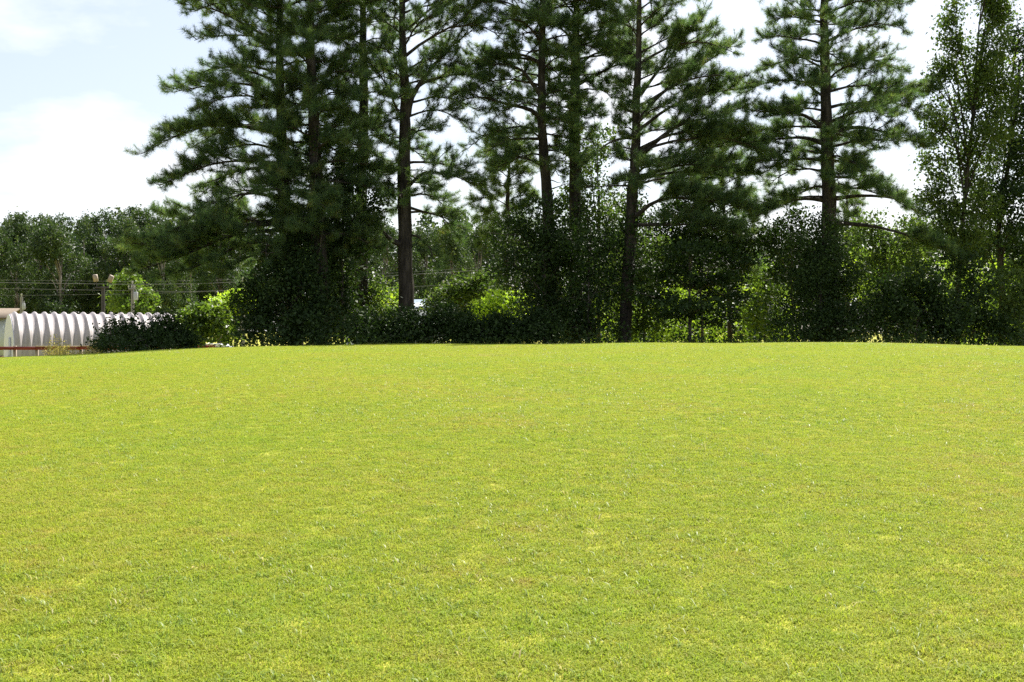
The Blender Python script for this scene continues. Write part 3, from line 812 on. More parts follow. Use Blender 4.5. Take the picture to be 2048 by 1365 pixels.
leafy('small dark tree with flat layered branches right of the leaning pine', 'tree', 'understorey_tree', 41.5,
      [(1385, 500, 75, 14), (1330, 535, 60, 13), (1430, 525, 68, 13), (1380, 562, 90, 13), (1450, 592, 60, 12), (1312, 596, 55, 14), (1400, 612, 85, 12), (1440, 560, 60, 12), (1345, 630, 45, 11), (1430, 640, 40, 10)],
      0.15, 520, 17, 35, mat='leaf_dark', stem=[(1378, 690), (1378, 610), (1376, 500)], stem_r=0.075, clump_r=0.24, flat=0.5, up=1.4)
leafy('leafy sapling with dark leaves hugging the leaning pine trunk', 'tree', 'understorey_tree', 44.6,
      [(1250, 420, 35, 40), (1285, 500, 40, 40), (1240, 560, 40, 40), (1290, 590, 40, 40), (1260, 640, 50, 35), (1310, 650, 40, 30)],
      0.13, 330, 18, 36, mat='leaf_mid', stem=[(1290, 690), (1284, 600), (1270, 450)], stem_r=0.05)
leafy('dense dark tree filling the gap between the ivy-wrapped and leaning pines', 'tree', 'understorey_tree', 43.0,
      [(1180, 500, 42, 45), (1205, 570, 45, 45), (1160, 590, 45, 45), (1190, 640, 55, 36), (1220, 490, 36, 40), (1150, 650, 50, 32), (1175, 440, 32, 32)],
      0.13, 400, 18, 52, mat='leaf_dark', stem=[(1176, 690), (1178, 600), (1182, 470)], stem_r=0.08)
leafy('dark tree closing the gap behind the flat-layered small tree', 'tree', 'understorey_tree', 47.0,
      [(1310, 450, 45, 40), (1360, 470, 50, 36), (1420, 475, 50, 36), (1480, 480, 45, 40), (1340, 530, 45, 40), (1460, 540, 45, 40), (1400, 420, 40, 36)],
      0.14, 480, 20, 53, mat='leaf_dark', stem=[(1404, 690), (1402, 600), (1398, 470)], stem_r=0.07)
leafy('dark ragged tree left of the broad pine trunk, behind the cedar', 'tree', 'understorey_tree', 47.5,
      [(1545, 480, 38, 34), (1585, 455, 38, 34), (1600, 510, 40, 40), (1560, 540, 30, 30)],
      0.14, 260, 20, 54, mat='leaf_dark', stem=[(1584, 690), (1584, 600), (1580, 470)], stem_r=0.06)
leafy('lime green sapling lit through, left of the dark cedar', 'tree', 'understorey_tree', 52.0,
      [(1520, 545, 24, 22), (1532, 590, 30, 30), (1508, 635, 32, 30), (1545, 645, 30, 30), (1545, 560, 20, 25)],
      0.15, 260, 18, 37, mat='leaf_light', stem=[(1528, 690), (1528, 620), (1526, 550)], stem_r=0.05)
leafy('dense dark cedar shaped like a broad cone under the broad pine', 'tree', 'cedar_tree', 41.8,
      [(1648, 452, 24, 28), (1638, 500, 45, 35), (1625, 550, 62, 38), (1622, 605, 78, 40), (1622, 655, 90, 30), (1690, 560, 35, 40), (1700, 640, 50, 35)],
      0.10, 1000, 22, 38, mat='leaf_dark', stem=[(1640, 690), (1640, 600), (1648, 440)], stem_r=0.09, clump_r=0.22, bark='bark')
leafy('light green tree in sun behind the broad pine, under its lowest limb', 'tree', 'understorey_tree', 53.0,
      [(1740, 500, 48, 42), (1800, 475, 42, 40), (1730, 452, 36, 26), (1815, 535, 48, 40), (1760, 560, 50, 40), (1850, 470, 36, 36), (1780, 610, 50, 40)],
      0.16, 460, 18, 39, mat='leaf_mid', stem=[(1770, 690), (1772, 600), (1770, 480)], stem_r=0.09)
leafy('glossy dark shrub with glinting leaves beside the slender broadleaf tree', 'shrub', 'shrub', 42.0,
      [(1790, 590, 42, 42), (1838, 575, 38, 42), (1765, 640, 50, 38), (1840, 645, 52, 38), (1890, 640, 42, 42), (1880, 585, 30, 35)],
      0.13, 520, 20, 40, mat='leaf_dark', stem_r=0.045)
leafy('dark undergrowth shrub at the foot of the slender broadleaf tree', 'shrub', 'shrub', 43.0,
      [(1950, 590, 42, 50), (1960, 655, 55, 32), (1930, 530, 30, 35)], 0.13, 280, 20, 41, mat='leaf_dark', stem_r=0.04)
leafy('mid green shrub in the bottom right corner of the tree belt', 'shrub', 'shrub', 43.5,
      [(2025, 590, 40, 50), (2030, 655, 45, 32), (2070, 620, 40, 50)], 0.14, 260, 20, 42, mat='leaf_mid', stem_r=0.04)
# thicket at the left pines
leafy('tangled dark thicket round the feet of the two leftmost pines', 'shrub', 'thicket', 42.0,
      [(505, 610, 36, 55), (550, 570, 50, 50), (535, 650, 60, 36), (610, 580, 55, 60), (620, 650, 60, 36), (580, 510, 45, 40)],
      0.13, 700, 20, 43, mat='leaf_dark', stem_r=0.05)
leafy('tall vine-hung sapling between the vine-clad and slim pines', 'tree', 'understorey_tree', 43.6,
      [(675, 560, 40, 50), (690, 480, 45, 45), (660, 410, 40, 50), (690, 630, 45, 45), (640, 480, 45, 45), (730, 430, 30, 30), (700, 350, 30, 40), (755, 400, 25, 25)],
      0.15, 560, 18, 44, mat='leaf_dark', stem=[(684, 690), (684, 560), (676, 400)], stem_r=0.07)
leafy('loose green bush with bright gaps left of the slim pine', 'shrub', 'shrub', 46.5,
      [(700, 620, 30, 45), (745, 600, 25, 45), (760, 645, 30, 32), (695, 560, 22, 25)], 0.15, 190, 17, 45, mat='leaf_mid', stem_r=0.035)
# left bushes in front of the hut
leafy('dark spiky evergreen bush covering the middle of the ribbed hut', 'shrub', 'evergreen_bush', 40.0,
      [(208, 690, 20, 14), (234, 676, 22, 20), (262, 670, 22, 22), (296, 668, 24, 22), (334, 666, 24, 22), (290, 690, 80, 14), (365, 672, 26, 26), (310, 680, 60, 20)],
      0.10, 640, 18, 46, mat='leaf_dark', stem_r=0.03, clump_r=0.16, shoots=80)
leafy('sunlit broad-leaved bush right of the dark spiky bush', 'shrub', 'shrub', 46.0,
      [(388, 640, 22, 26), (415, 632, 26, 20), (440, 650, 24, 28), (392, 668, 24, 18)], 0.2, 190, 14, 47, mat='leaf_light', stem_r=0.03, clump_r=0.2)
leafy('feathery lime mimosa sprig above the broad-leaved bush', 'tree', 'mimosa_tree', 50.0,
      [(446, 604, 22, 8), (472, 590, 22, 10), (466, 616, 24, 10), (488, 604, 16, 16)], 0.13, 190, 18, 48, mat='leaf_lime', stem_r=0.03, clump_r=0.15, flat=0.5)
# hedge at the foot of the open gap
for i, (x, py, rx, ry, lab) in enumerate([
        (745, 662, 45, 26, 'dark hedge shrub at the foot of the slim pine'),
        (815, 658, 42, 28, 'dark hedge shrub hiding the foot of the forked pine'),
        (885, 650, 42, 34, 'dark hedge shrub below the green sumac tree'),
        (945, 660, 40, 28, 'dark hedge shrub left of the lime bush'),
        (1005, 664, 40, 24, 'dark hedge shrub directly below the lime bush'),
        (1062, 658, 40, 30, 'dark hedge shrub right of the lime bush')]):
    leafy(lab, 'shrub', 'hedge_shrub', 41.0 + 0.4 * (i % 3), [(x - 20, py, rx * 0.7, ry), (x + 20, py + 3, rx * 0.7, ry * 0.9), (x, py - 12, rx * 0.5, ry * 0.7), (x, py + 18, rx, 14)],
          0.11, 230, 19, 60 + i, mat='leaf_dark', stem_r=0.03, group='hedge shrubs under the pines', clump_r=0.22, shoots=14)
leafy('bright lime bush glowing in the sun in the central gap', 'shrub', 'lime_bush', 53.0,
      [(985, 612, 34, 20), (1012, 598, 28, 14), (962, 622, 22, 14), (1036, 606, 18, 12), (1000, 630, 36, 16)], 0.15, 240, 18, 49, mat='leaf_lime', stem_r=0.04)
leafy('green sumac-like tree behind the hedge in the central gap', 'tree', 'small_tree', 57.0,
      [(900, 592, 34, 18), (935, 570, 30, 18), (875, 612, 24, 14), (960, 590, 30, 22), (925, 610, 40, 18), (955, 560, 22, 14)], 0.17, 330, 18, 50, mat='leaf_mid', stem_r=0.06)
leafy('small light green bush just left of the forked pine trunk', 'shrub', 'shrub', 60.0,
      [(785, 605, 20, 12), (800, 596, 18, 12), (790, 618, 24, 10)], 0.17, 100, 18, 51, mat='leaf_light', stem_r=0.03)

# ivy on trunks
def ivy(label, tr, Y, py0, py1, n, spread, seed, mat='leaf_dark'):
    rng = np.random.default_rng(seed)
    z0, z1 = P(0, py1, Y)[2], P(0, py0, Y)[2]
    b = tr[1](z0)
    root = empty('ivy_vine', tuple(b), label, 'vine', 'ivy climbing the pine trunks')
    st = MB()
    zz = np.linspace(z0, z1, 30)
    for q in range(2):
        ph = rng.random() * 6
        pts = np.array([tr[1](z) + (tr[2](z) + 0.02) * np.array([math.cos(ph + 0.5 * k * 0.3), math.sin(ph + 0.5 * k * 0.3) , 0]) for k, z in enumerate(zz)])
        tube(st, pts, 0.022, 5, cap=False)
    st.build('stem', M['bark_grey'], root, smooth=True)
    nc = n // 16
    z = z0 + (z1 - z0) * rng.random(nc) ** 1.25
    a = rng.random(nc) * 6.283
    rr = np.array([tr[2](q) for q in z]) + np.abs(rng.normal(0, spread, nc)) * (1.15 - (z - z0) / (z1 - z0))
    c = np.array([tr[1](q) for q in z]) + np.stack([np.cos(a) * rr, np.sin(a) * rr, np.zeros(nc)], -1)
    pos = (c[:, None, :] + rng.normal(0, 0.12, (nc, 16, 3))).reshape(-1, 3)
    cr = MB(); leaves(cr, pos, 0.12, rng, 0.2, np.repeat(rng.uniform(0.1, 0.9, nc), 16))
    f = cr.build('foliage', M[mat], root); f['kind'] = 'stuff'
ivy('dense ivy climbing high on the second pine from the left', pB, 42.6, 250, 670, 3800, 0.28, 71)
ivy('ivy on the trunk of the leftmost pine', pA, 44.0, 330, 670, 2200, 0.22, 72)
ivy('loose ivy climbing the slim straight pine', pC, 46.0, 230, 670, 1900, 0.13, 73)
ivy('thick ivy wrapping the pine right of the bare-stemmed one', pF, 46.4, 190, 680, 3000, 0.22, 74, 'leaf_mid')
ivy('ivy round the lower stem of the bare-stemmed pine', pE, 45.0, 400, 680, 1300, 0.16, 75)
ivy('ivy round the lower trunk of the leaning pine', pG, 43.0, 340, 560, 1300, 0.16, 76)
ivy('ivy round the lower trunk of the broad pine', pH, 44.0, 440, 680, 1500, 0.25, 77)

# ------------------------------------------------------------------ far wood
def far_tree_meshes():
    out = []
    for v in range(6):
        rng = np.random.default_rng(300 + v)
        H = 1.0
        w = MB()
        tube(w, spline([(0, 0, 0), (rng.normal(0, .01), rng.normal(0, .01), 0.4), (rng.normal(0, .02), rng.normal(0, .02), 0.85)], 8), np.linspace(0.016, 0.005, 8), 6)
        C, R = [], []
        for k in range(17):
            z = rng.uniform(0.26, 0.88); r = 0.17 * math.sin(math.pi * min(1, (z - 0.12) / 0.95)) + 0.03
            a = rng.random() * 6.283; q = r * math.sqrt(rng.random()) * 1.25
            c = np.array([q * math.cos(a), q * math.sin(a), z]); C.append(c); R.append(rng.uniform(0.08, 0.135))
            tube(w, spline([(0, 0, z * 0.7), c * np.array([.5, .5, .95]), c], 5), np.linspace(0.006, 0.002, 5), 4, cap=False)
        C.append(np.array([0, 0, 0.92])); R.append(0.09)
        C = np.array(C); R = np.array(R)
        nC = 900
        i = rng.integers(0, len(C), nC); d = norm(rng.normal(size=(nC, 3)))
        cc = C[i] + d * (R[i] * rng.uniform(0.7, 1.06, nC))[:, None] * np.array([1, 1, 0.85])
        pos = (cc[:, None, :] + rng.normal(0, 0.014, (nC, 16, 3))).reshape(-1, 3)
        l = MB(); leaves(l, pos, 0.0175, rng, 0.5, np.repeat(rng.random(nC), 16) * 0.8 + rng.random(nC * 16) * 0.2)
        out.append((w.mesh('far_trunk', smooth=True), l.mesh('far_crown')))
        out[-1][0].materials.append(M['bark_far']); out[-1][1].materials.append(M['leaf_far'])
    return out
FAR = far_tree_meshes()
def far_tree(px, top_py, Y, width, label, v, seed, group='trees of the far wood', name='far_tree'):
    rng = np.random.default_rng(seed)
    b = P(px, 660, Y); gz = float(ground(b[0], Y)); h = P(px, top_py, Y)[2] - gz
    root = empty(name, (b[0], Y, gz), label, 'tree', group)
    rz = rng.random() * 6.283
    for nm, me in zip(('trunk', 'crown'), FAR[v % len(FAR)]):
        o = bpy.data.objects.new(nm, me); COL.objects.link(o); o.parent = root
        o.rotation_euler = (0, 0, rz); o.scale = (h * width, h * width, h)
        if nm == 'crown': o['kind'] = 'stuff'
far_list = [
    (-25, 425, 'far wood tree cut by the left picture edge'),
    (35, 420, 'round-topped far tree above the hut\'s left end'),
    (80, 424, 'far tree second from the left edge of the treeline'),
    (122, 423, 'far tree above the left third of the hut roof'),
    (168, 428, 'dark conical far tree left of the floodlight pole'),
    (208, 416, 'tall pale-topped far tree above the floodlight pole'),
    (248, 425, 'far tree directly above the transformer pole'),
    (278, 405, 'tallest far tree, next to the leftmost pine\'s boughs'),
    (325, 415, 'far tree half hidden by the leftmost pine\'s low boughs'),
    (380, 430, 'far tree seen under the leftmost pine\'s low boughs'),
    (440, 432, 'dim far tree left of the thicket under the leftmost pine'),
    (770, 436, 'far tree seen between the slim and forked pines'),
    (850, 442, 'far tree right of the forked pine trunk'),
    (905, 436, 'dark far tree in the central gap under the forked pine\'s boughs'),
    (955, 428, 'far tree at the right side of the central gap')]
for i, (px, py, lab) in enumerate(far_list):
    far_tree(px, py + 8, 122 + (i * 7) % 18, 0.72 + 0.22 * ((i * 5) % 4) / 3, lab, i, 400 + i)
leafy('light green young tree behind the transformer pole', 'tree', 'roadside_tree', 95.0,
      [(252, 572, 16, 18), (262, 556, 12, 12), (275, 598, 24, 20), (240, 600, 22, 18), (262, 615, 36, 16), (293, 612, 12, 16)],
      0.32, 260, 16, 55, mat='leaf_light', stem=[(262, 690), (262, 620), (260, 565)], stem_r=0.09, clump_r=0.34)
# deeper rows of the wood, one mass
rng = np.random.default_rng(500)
wood_leaf = MB(); wood_stem = MB()
cc = []
for k in range(56):
    px = -200 + 2500 * (k + rng.random()) / 56
    Y = rng.uniform(142, 165)
    top = (440 if px < 1150 else 505) + rng.normal(0, 10)
    b = P(px, 660, Y); gz = -1.2; h = P(px, top, Y)[2] - gz
    tube(wood_stem, [(b[0], Y, gz), (b[0] + rng.normal(0, 0.3), Y, gz + h * 0.8)], [0.25, 0.08], 5)
    n = 210
    z = rng.uniform(0.08, 1.0, n); r = h * 0.26 * np.sin(np.pi * np.clip(z * 0.9 + 0.08, 0, 1)) * np.sqrt(rng.random(n)) + 0.3
    a = rng.random(n) * 6.283
    c = np.stack([b[0] + r * np.cos(a), Y + r * np.sin(a), gz + z * h], -1)
    cc.append((c[:, None, :] + rng.normal(0, 0.38, (n, 9, 3))).reshape(-1, 3))
cc = np.concatenate(cc)
leaves(wood_leaf, cc, 0.5, rng, 0.5)
n = 5200
c = np.array([P(a, b, d) for a, b, d in zip(rng.uniform(-250, 2350, n), rng.uniform(470, 650, n), rng.uniform(150, 158, n))])
leaves(wood_leaf, (c[:, None, :] + rng.normal(0, 0.5, (n, 4, 3))).reshape(-1, 3), 1.1, rng, 0.3, rng.random(n * 4) * 0.5)
fw = wood_leaf.build('far_wood', M['leaf_far']); set_props(fw, 'dim mass of the deeper far wood', 'wood', kind='stuff')
fs = wood_stem.build('stems', M['bark_far'], fw, origin=(0, 0, 0)); fs['kind'] = 'stuff'

# sunlit thicket behind the pines, seen through gaps
rng = np.random.default_rng(510)
th = MB()
for (x0, x1, y0, y1, Y, n) in ((655, 800, 590, 675, 58, 130), (1190, 1335, 600, 685, 57, 190), (1335, 1450, 540, 685, 58, 200), (1485, 1580, 525, 690, 56, 220), (1690, 1840, 500, 590, 59, 200), (1890, 2120, 520, 685, 58, 330)):
    px = rng.uniform(x0, x1, n); py = y1 - (y1 - y0) * rng.random(n) ** 1.2; YY = Y + rng.uniform(-3, 3, n)
    c = np.array([P(a, b, d) for a, b, d in zip(px, py, YY)])
    pos = (c[:, None, :] + rng.normal(0, 0.25, (n, 20, 3))).reshape(-1, 3)
    pos[:, 2] = np.maximum(pos[:, 2], ground(pos[:, 0], pos[:, 1]) + 0.03)
    leaves(th, pos, 0.19, rng, 0.5, np.repeat(rng.random(n), 20) * 0.7 + 0.3 * rng.random(n * 20))
o = th.build('thicket', M['leaf_thicket']); set_props(o, 'bright green sunlit thicket behind the tree belt', 'thicket', kind='stuff')
# dark ground cover along the foot of the belt
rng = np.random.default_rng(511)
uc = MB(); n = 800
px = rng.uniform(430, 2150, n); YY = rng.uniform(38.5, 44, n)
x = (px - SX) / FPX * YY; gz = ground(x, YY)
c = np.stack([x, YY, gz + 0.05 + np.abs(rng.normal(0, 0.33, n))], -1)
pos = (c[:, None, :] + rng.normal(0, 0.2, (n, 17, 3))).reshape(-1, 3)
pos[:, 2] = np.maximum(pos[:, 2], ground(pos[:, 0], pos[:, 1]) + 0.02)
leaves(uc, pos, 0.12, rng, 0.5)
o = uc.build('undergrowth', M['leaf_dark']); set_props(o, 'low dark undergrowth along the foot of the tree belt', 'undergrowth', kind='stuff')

# ------------------------------------------------------------------ ribbed arch hut
M['hut'] = noise_mat('weathered_white_steel', [(0.3, (0.19, 0.17, 0.17)), (0.5, (0.285, 0.258, 0.262)), (0.8, (0.33, 0.305, 0.31))], scale=1.6, rough=0.5, spec=0.4, stretch=(1, 1, 0.5))
M['hut_wall'] = noise_mat('pale_end_wall', [(0.3, (0.46, 0.46, 0.53)), (0.7, (0.55, 0.55, 0.62))], scale=2.0, rough=0.6)
M['door_grey'] = noise_mat('grey_door', [(0.3, (0.30, 0.31, 0.33)), (0.7, (0.38, 0.39, 0.41))], scale=3.0, rough=0.6)
HUT_A = math.radians(29.5)
ax = np.array([math.cos(HUT_A), math.sin(HUT_A), 0]); pr = np.array([math.sin(HUT_A), -math.cos(HUT_A), 0])
HR, WALL = 3.05, 0.75
h0 = P(17, 625, 74.0); hz = float(ground(h0[0], h0[1]))
htop = P(17, 628, 74.0)[2] - hz
HR_Z = htop - WALL
hc = np.array([h0[0], h0[1], hz])
hut = empty('arch_hut', tuple(hc), 'long white ribbed steel arch hut at the far left', 'hut')
BAY = 0.6; NB = 17
def bay_mesh():
    mb = MB()
    us = np.concatenate([[0.0], np.linspace(0.12, 0.88, 13), [1.0]])
    hgt = np.where((us > 0.13) & (us < 0.87), 0.16 * (0.5 - 0.5 * np.cos((us - 0.12) / 0.76 * 2 * np.pi)), 0)
    ths = np.linspace(0, math.pi, 25)
    prof = [(-HR, -WALL)] + [(-HR * math.cos(t), HR_Z * math.sin(t)) for t in ths] + [(HR, -WALL)]
    nr = [(-1, 0)] + [tuple(norm(np.array([-math.cos(t) / HR, math.sin(t) / HR_Z]))) for t in ths] + [(1, 0)]
    V = []
    for u, g in zip(us, hgt):
        for (a, b), (na, nb) in zip(prof, nr):
            V.append(ax * (u * BAY) + pr * (a + na * g) + np.array([0, 0, WALL + b + nb * g]))
    m = len(prof); n = len(us)
    i = np.arange(n - 1)[:, None] * m; j = np.arange(m - 1)[None, :]
    F = np.stack([i + j, i + m + j, i + m + j + 1, i + j + 1], -1).reshape(-1, 4)
    mb.add(V, F)
    me = mb.mesh('arch_panel', smooth=True); me.materials.append(M['hut'])
    return me
bm_ = bay_mesh()
for k in range(NB):
    o = bpy.data.objects.new('arch_panel', bm_); COL.objects.link(o); o.parent = hut
    o.location = tuple(ax * (0.05 + k * BAY))
def end_wall(off):
    mb = MB()
    prof = [(-HR, -WALL)] + [(-HR * math.cos(t), HR_Z * math.sin(t)) for t in np.linspace(0, math.pi, 25)] + [(HR, -WALL)]
    V = [hc + ax * off + pr * a * 0.99 + np.array([0, 0, WALL + b * 0.99]) for a, b in prof]
    V += [v + ax * 0.08 for v in V]
    n = len(prof)
    mb.add(V, [list(range(n))]); mb.add(V, [list(range(2 * n - 1, n - 1, -1))])
    mb.add(V, [[i, i + n, i + n + 1, i + 1] for i in range(n - 1)])
    return mb.build('end_wall', M['hut_wall'], hut)
end_wall(0.0); end_wall(NB * BAY)
mb = MB(); box(mb, hc - ax * 0.03 + pr * 0.9 + np.array([0, 0, 1.15]), (0.05, 1.1, 2.3), HUT_A); d = mb.build('door', M['door_grey'], hut)
mb = MB(); box(mb, hc - ax * 0.075 + pr * 0.5 + np.array([0, 0, 1.1]), (0.05, 0.04, 0.14), HUT_A); mb.build('handle', M['hut_wall'], d, origin=None)
for s in (-1, 1):
    mb = MB(); box(mb, hc + ax * (0.05 + NB * BAY / 2) + pr * s * (HR + 0.08) + np.array([0, 0, 0.12]), (NB * BAY, 0.14, 0.5), HUT_A); mb.build('footing', M['hut_wall'], hut)

# ------------------------------------------------------------------ low red plank fence
M['red_paint'] = noise_mat('worn_maroon_paint', [(0.3, (0.10, 0.014, 0.014)), (0.6, (0.16, 0.022, 0.02)), (0.85, (0.22, 0.08, 0.06))], scale=3.0, rough=0.6, stretch=(0.3, 1, 2))
M['wood_post'] = noise_mat('weathered_post', [(0.3, (0.16, 0.13, 0.10)), (0.7, (0.30, 0.25, 0.20))], scale=4.0, rough=0.85, stretch=(2, 2, 0.4))
M['tan_cap'] = noise_mat('tan_board', [(0.3, (0.36, 0.27, 0.22)), (0.7, (0.48, 0.38, 0.32))], scale=4.0, rough=0.8)
fy = 60.0
f0 = P(-60, 697, fy)
fence = empty('plank_fence', (f0[0], fy, float(ground(f0[0], fy))), 'low maroon plank fence in front of the ribbed hut', 'fence')
posts = [-60, 28, 72, 160, 248, 336, 430]
for k, px in enumerate(posts):
    p = P(px, 697, fy + (k * 0.0)); g = float(ground(p[0], fy))
    mb = MB(); box(mb, (p[0], fy + 0.12, (p[2] + 0.13 + g - 0.1) / 2), (0.14, 0.14, p[2] + 0.13 - g + 0.1)); mb.build('post', M['wood_post'], fence)
for a, b in zip(posts[:-1], posts[1:]):
    pa, pb = P(a, 697, fy), P(b, 697 - (0 if b < 200 else (b - 200) * 0.025), fy)
    c = (pa + pb) / 2
    mb = MB(); box(mb, c, (abs(pb[0] - pa[0]) - 0.012, 0.05, 0.17)); r = mb.build('rail', M['red_paint'], fence)
    if a >= 72:
        mb = MB(); box(mb, c + np.array([0, 0, 0.107]), (abs(pb[0] - pa[0]) - 0.012, 0.12, 0.04)); mb.build('cap_board', M['tan_cap'], r)
# dry weeds by the fence
rng = np.random.default_rng(520)
wd = MB()
for k in range(240):
    px = 92 + 105 * rng.random() ** 0.8; Y = rng.uniform(38, 43)
    x = (px - SX) / FPX * Y; g = float(ground(x, Y)); h = rng.uniform(0.35, 0.95) * (0.65 + 0.35 * math.sin(px * 0.07))
    t = np.array([x + rng.normal(0, 0.12), Y + rng.normal(0, 0.1), g + h])
    tube(wd, [(x, Y, g), ((x + t[0]) / 2, (Y + t[1]) / 2, g + h * 0.55), t], [0.006, 0.005, 0.003], 3, tint=rng.random(), cap=False)
    m = 14
    pos = np.array([x, Y, g]) + (t - np.array([x, Y, g])) * rng.uniform(0.3, 1, m)[:, None] + rng.normal(0, 0.05, (m, 3))
    leaves(wd, pos, 0.05, rng, 0.3)
o = wd.build('dry_weeds', M['weed_dry']); set_props(o, 'dry straw-coloured weeds in front of the maroon fence', 'weeds', kind='stuff')

# ------------------------------------------------------------------ gabled building behind the hut
M['roof_tan'] = noise_mat('tan_shingles', [(0.3, (0.10, 0.08, 0.06)), (0.7, (0.16, 0.125, 0.095))], scale=6.0, rough=0.9)
M['siding'] = noise_mat('pale_blue_siding', [(0.3, (0.34, 0.38, 0.45)), (0.7, (0.42, 0.45, 0.52))], scale=2.0, rough=0.6, stretch=(0.2, 0.2, 6))
M['dark_glass'] = noise_mat('dark_window', [(0.3, (0.02, 0.025, 0.03)), (0.7, (0.04, 0.045, 0.05))], scale=1.0, rough=0.1, spec=0.6)
M['brick_red'] = noise_mat('brown_red_brick', [(0.3, (0.16, 0.07, 0.05)), (0.7, (0.26, 0.12, 0.08))], scale=10.0, rough=0.9)
bc = P(-40, 660, 92.0); bz = float(ground(bc[0], 92.0))
bld = empty('gabled_building', (bc[0], 92.0, bz), 'small tan-roofed building behind the left end of the hut', 'building')
ez = P(0, 636, 92)[2]; rzp = P(0, 619, 92)[2]
W2 = (P(8, 660, 92)[0] - bc[0])
mb = MB(); box(mb, (bc[0], 94, (bz + ez) / 2 + 0.35), (2 * W2, 4, ez - bz - 0.7)); mb.build('wall', M['siding'], bld)
mb = MB(); box(mb, (bc[0], 94, bz + 0.35), (2 * W2 + 0.1, 4.1, 0.7)); mb.build('plinth', M['brick_red'], bld)
mb = MB()
for s in (-1, 1):
    V = [(bc[0] - W2 - 0.4, 94 + s * 2.4, ez - 0.1), (bc[0] + W2 + 0.4, 94 + s * 2.4, ez - 0.1), (bc[0] + W2 + 0.4, 94, rzp), (bc[0] - W2 - 0.4, 94, rzp)]
    V2 = [(a, b, c + 0.12) for a, b, c in V]
    mb.add(V + V2, [[0, 1, 2, 3], [7, 6, 5, 4], [0, 4, 5, 1], [1, 5, 6, 2], [3, 2, 6, 7], [0, 3, 7, 4]])
mb.build('roof', M['roof_tan'], bld)
for px in (-46, -20):
    p = P(px, 668, 92)
    mb = MB(); box(mb, (p[0], 91.985, p[2]), (0.7, 0.05, 0.8)); w_ = mb.build('window', M['dark_glass'], bld)
    mb = MB(); box(mb, (p[0], 91.94, p[2]), (0.05, 0.04, 0.8)); mb.build('mullion', M['hut_wall'], w_)

# low roof and van glimpsed through the trunks
M['blue_roof'] = noise_mat('pale_blue_metal_roof', [(0.3, (0.07, 0.11, 0.16)), (0.7, (0.10, 0.145, 0.20))], scale=1.0, rough=0.45)
sc_ = P(785, 660, 84.0); sz = float(ground(sc_[0], 84.0))
shed = empty('low_shed', (sc_[0], 84, sz), 'long low pale-blue-roofed shed glimpsed behind the slim and forked pines', 'shed')
x0, x1 = P(690, 0, 84)[0], P(876, 0, 84)[0]; ze, zr = P(0, 617, 84)[2], P(0, 600, 84)[2]
mb = MB(); box(mb, ((x0 + x1) / 2, 86, (sz + ze) / 2), (x1 - x0, 4, ze - sz)); mb.build('wall', M['siding'], shed)
mb = MB()
for s in (-1, 1):
    V = [(x0 - 0.2, 86 + s * 2.3, ze - 0.05), (x1 + 0.2, 86 + s * 2.3, ze - 0.05), (x1 + 0.2, 86, zr), (x0 - 0.2, 86, zr)]
    V2 = [(a, b, c + 0.08) for a, b, c in V]
    mb.add(V + V2, [[0, 1, 2, 3], [7, 6, 5, 4], [0, 4, 5, 1], [1, 5, 6, 2], [3, 2, 6, 7], [0, 3, 7, 4]])
mb.build('roof', M['blue_roof'], shed)
for k in range(4):
    mb = MB(); box(mb, (x0 + (x1 - x0) * (k + 0.5) / 4, 83.98, sz + 1.3), (0.9, 0.05, 0.8)); mb.build('window', M['dark_glass'], shed)

M['van_white'] = noise_mat('white_van_paint', [(0.3, (0.45, 0.46, 0.48)), (0.7, (0.50, 0.51, 0.53))], scale=1.0, rough=0.25, spec=0.5)
M['tyre'] = noise_mat('black_tyre', [(0.3, (0.02, 0.02, 0.02)), (0.7, (0.035, 0.035, 0.035))], scale=5.0, rough=0.85)
M['steel'] = noise_mat('galvanised_steel', [(0.3, (0.26, 0.27, 0.29)), (0.7, (0.36, 0.37, 0.39))], scale=3.0, rough=0.45)
vy = 70.0
vp = P(425, 680, vy); vz = float(ground(vp[0], vy))
van = empty('parked_van', (vp[0], vy, vz), 'white parked van glimpsed below the sunlit broad-leaved bush', 'van')
def extrude_profile(prof, y0, y1, ox, oz):
    n = len(prof); V = [(ox + a, y0, oz + b) for a, b in prof] + [(ox + a, y1, oz + b) for a, b in prof]
    mb = MB(); mb.add(V, [list(range(n))[::-1]]); mb.add(V, [list(range(n, 2 * n))])
    mb.add(V, [[i, (i + 1) % n, n + (i + 1) % n, n + i] for i in range(n)])
    return mb
body = [(-2.3, 0.35), (2.2, 0.35), (2.4, 0.6), (2.35, 1.0), (1.6, 1.15), (1.0, 1.85), (0.6, 1.95), (-2.2, 1.95), (-2.35, 1.7), (-2.4, 0.6)]
bo = extrude_profile(body, vy - 0.9, vy + 0.9, vp[0], vz).build('body', M['van_white'], van)
for (a, b) in ((0.25, 1.15), (-1.0, 0.1), (-2.1, -1.15)):
    pf = [(a, 1.2), (b + (0.25 if b > 1 else 0), 1.2), (b - (0.2 if b > 1 else 0), 1.75), (a, 1.75)]
    extrude_profile(pf, vy - 0.915, vy - 0.89, vp[0], vz).build('window', M['dark_glass'], van)
for sx in (-1.5, 1.5):
    for sy in (-0.82, 0.82):
        mb = MB(); tube(mb, [(vp[0] + sx, vy + sy - 0.1, vz + 0.34), (vp[0] + sx, vy + sy + 0.1, vz + 0.34)], [0.34, 0.34], 18); wh = mb.build('wheel', M['tyre'], van)
        mb = MB(); tube(mb, [(vp[0] + sx, vy + sy - 0.115, vz + 0.34), (vp[0] + sx, vy + sy + 0.115, vz + 0.34)], [0.19, 0.19], 14); mb.build('rim', M['steel'], wh)

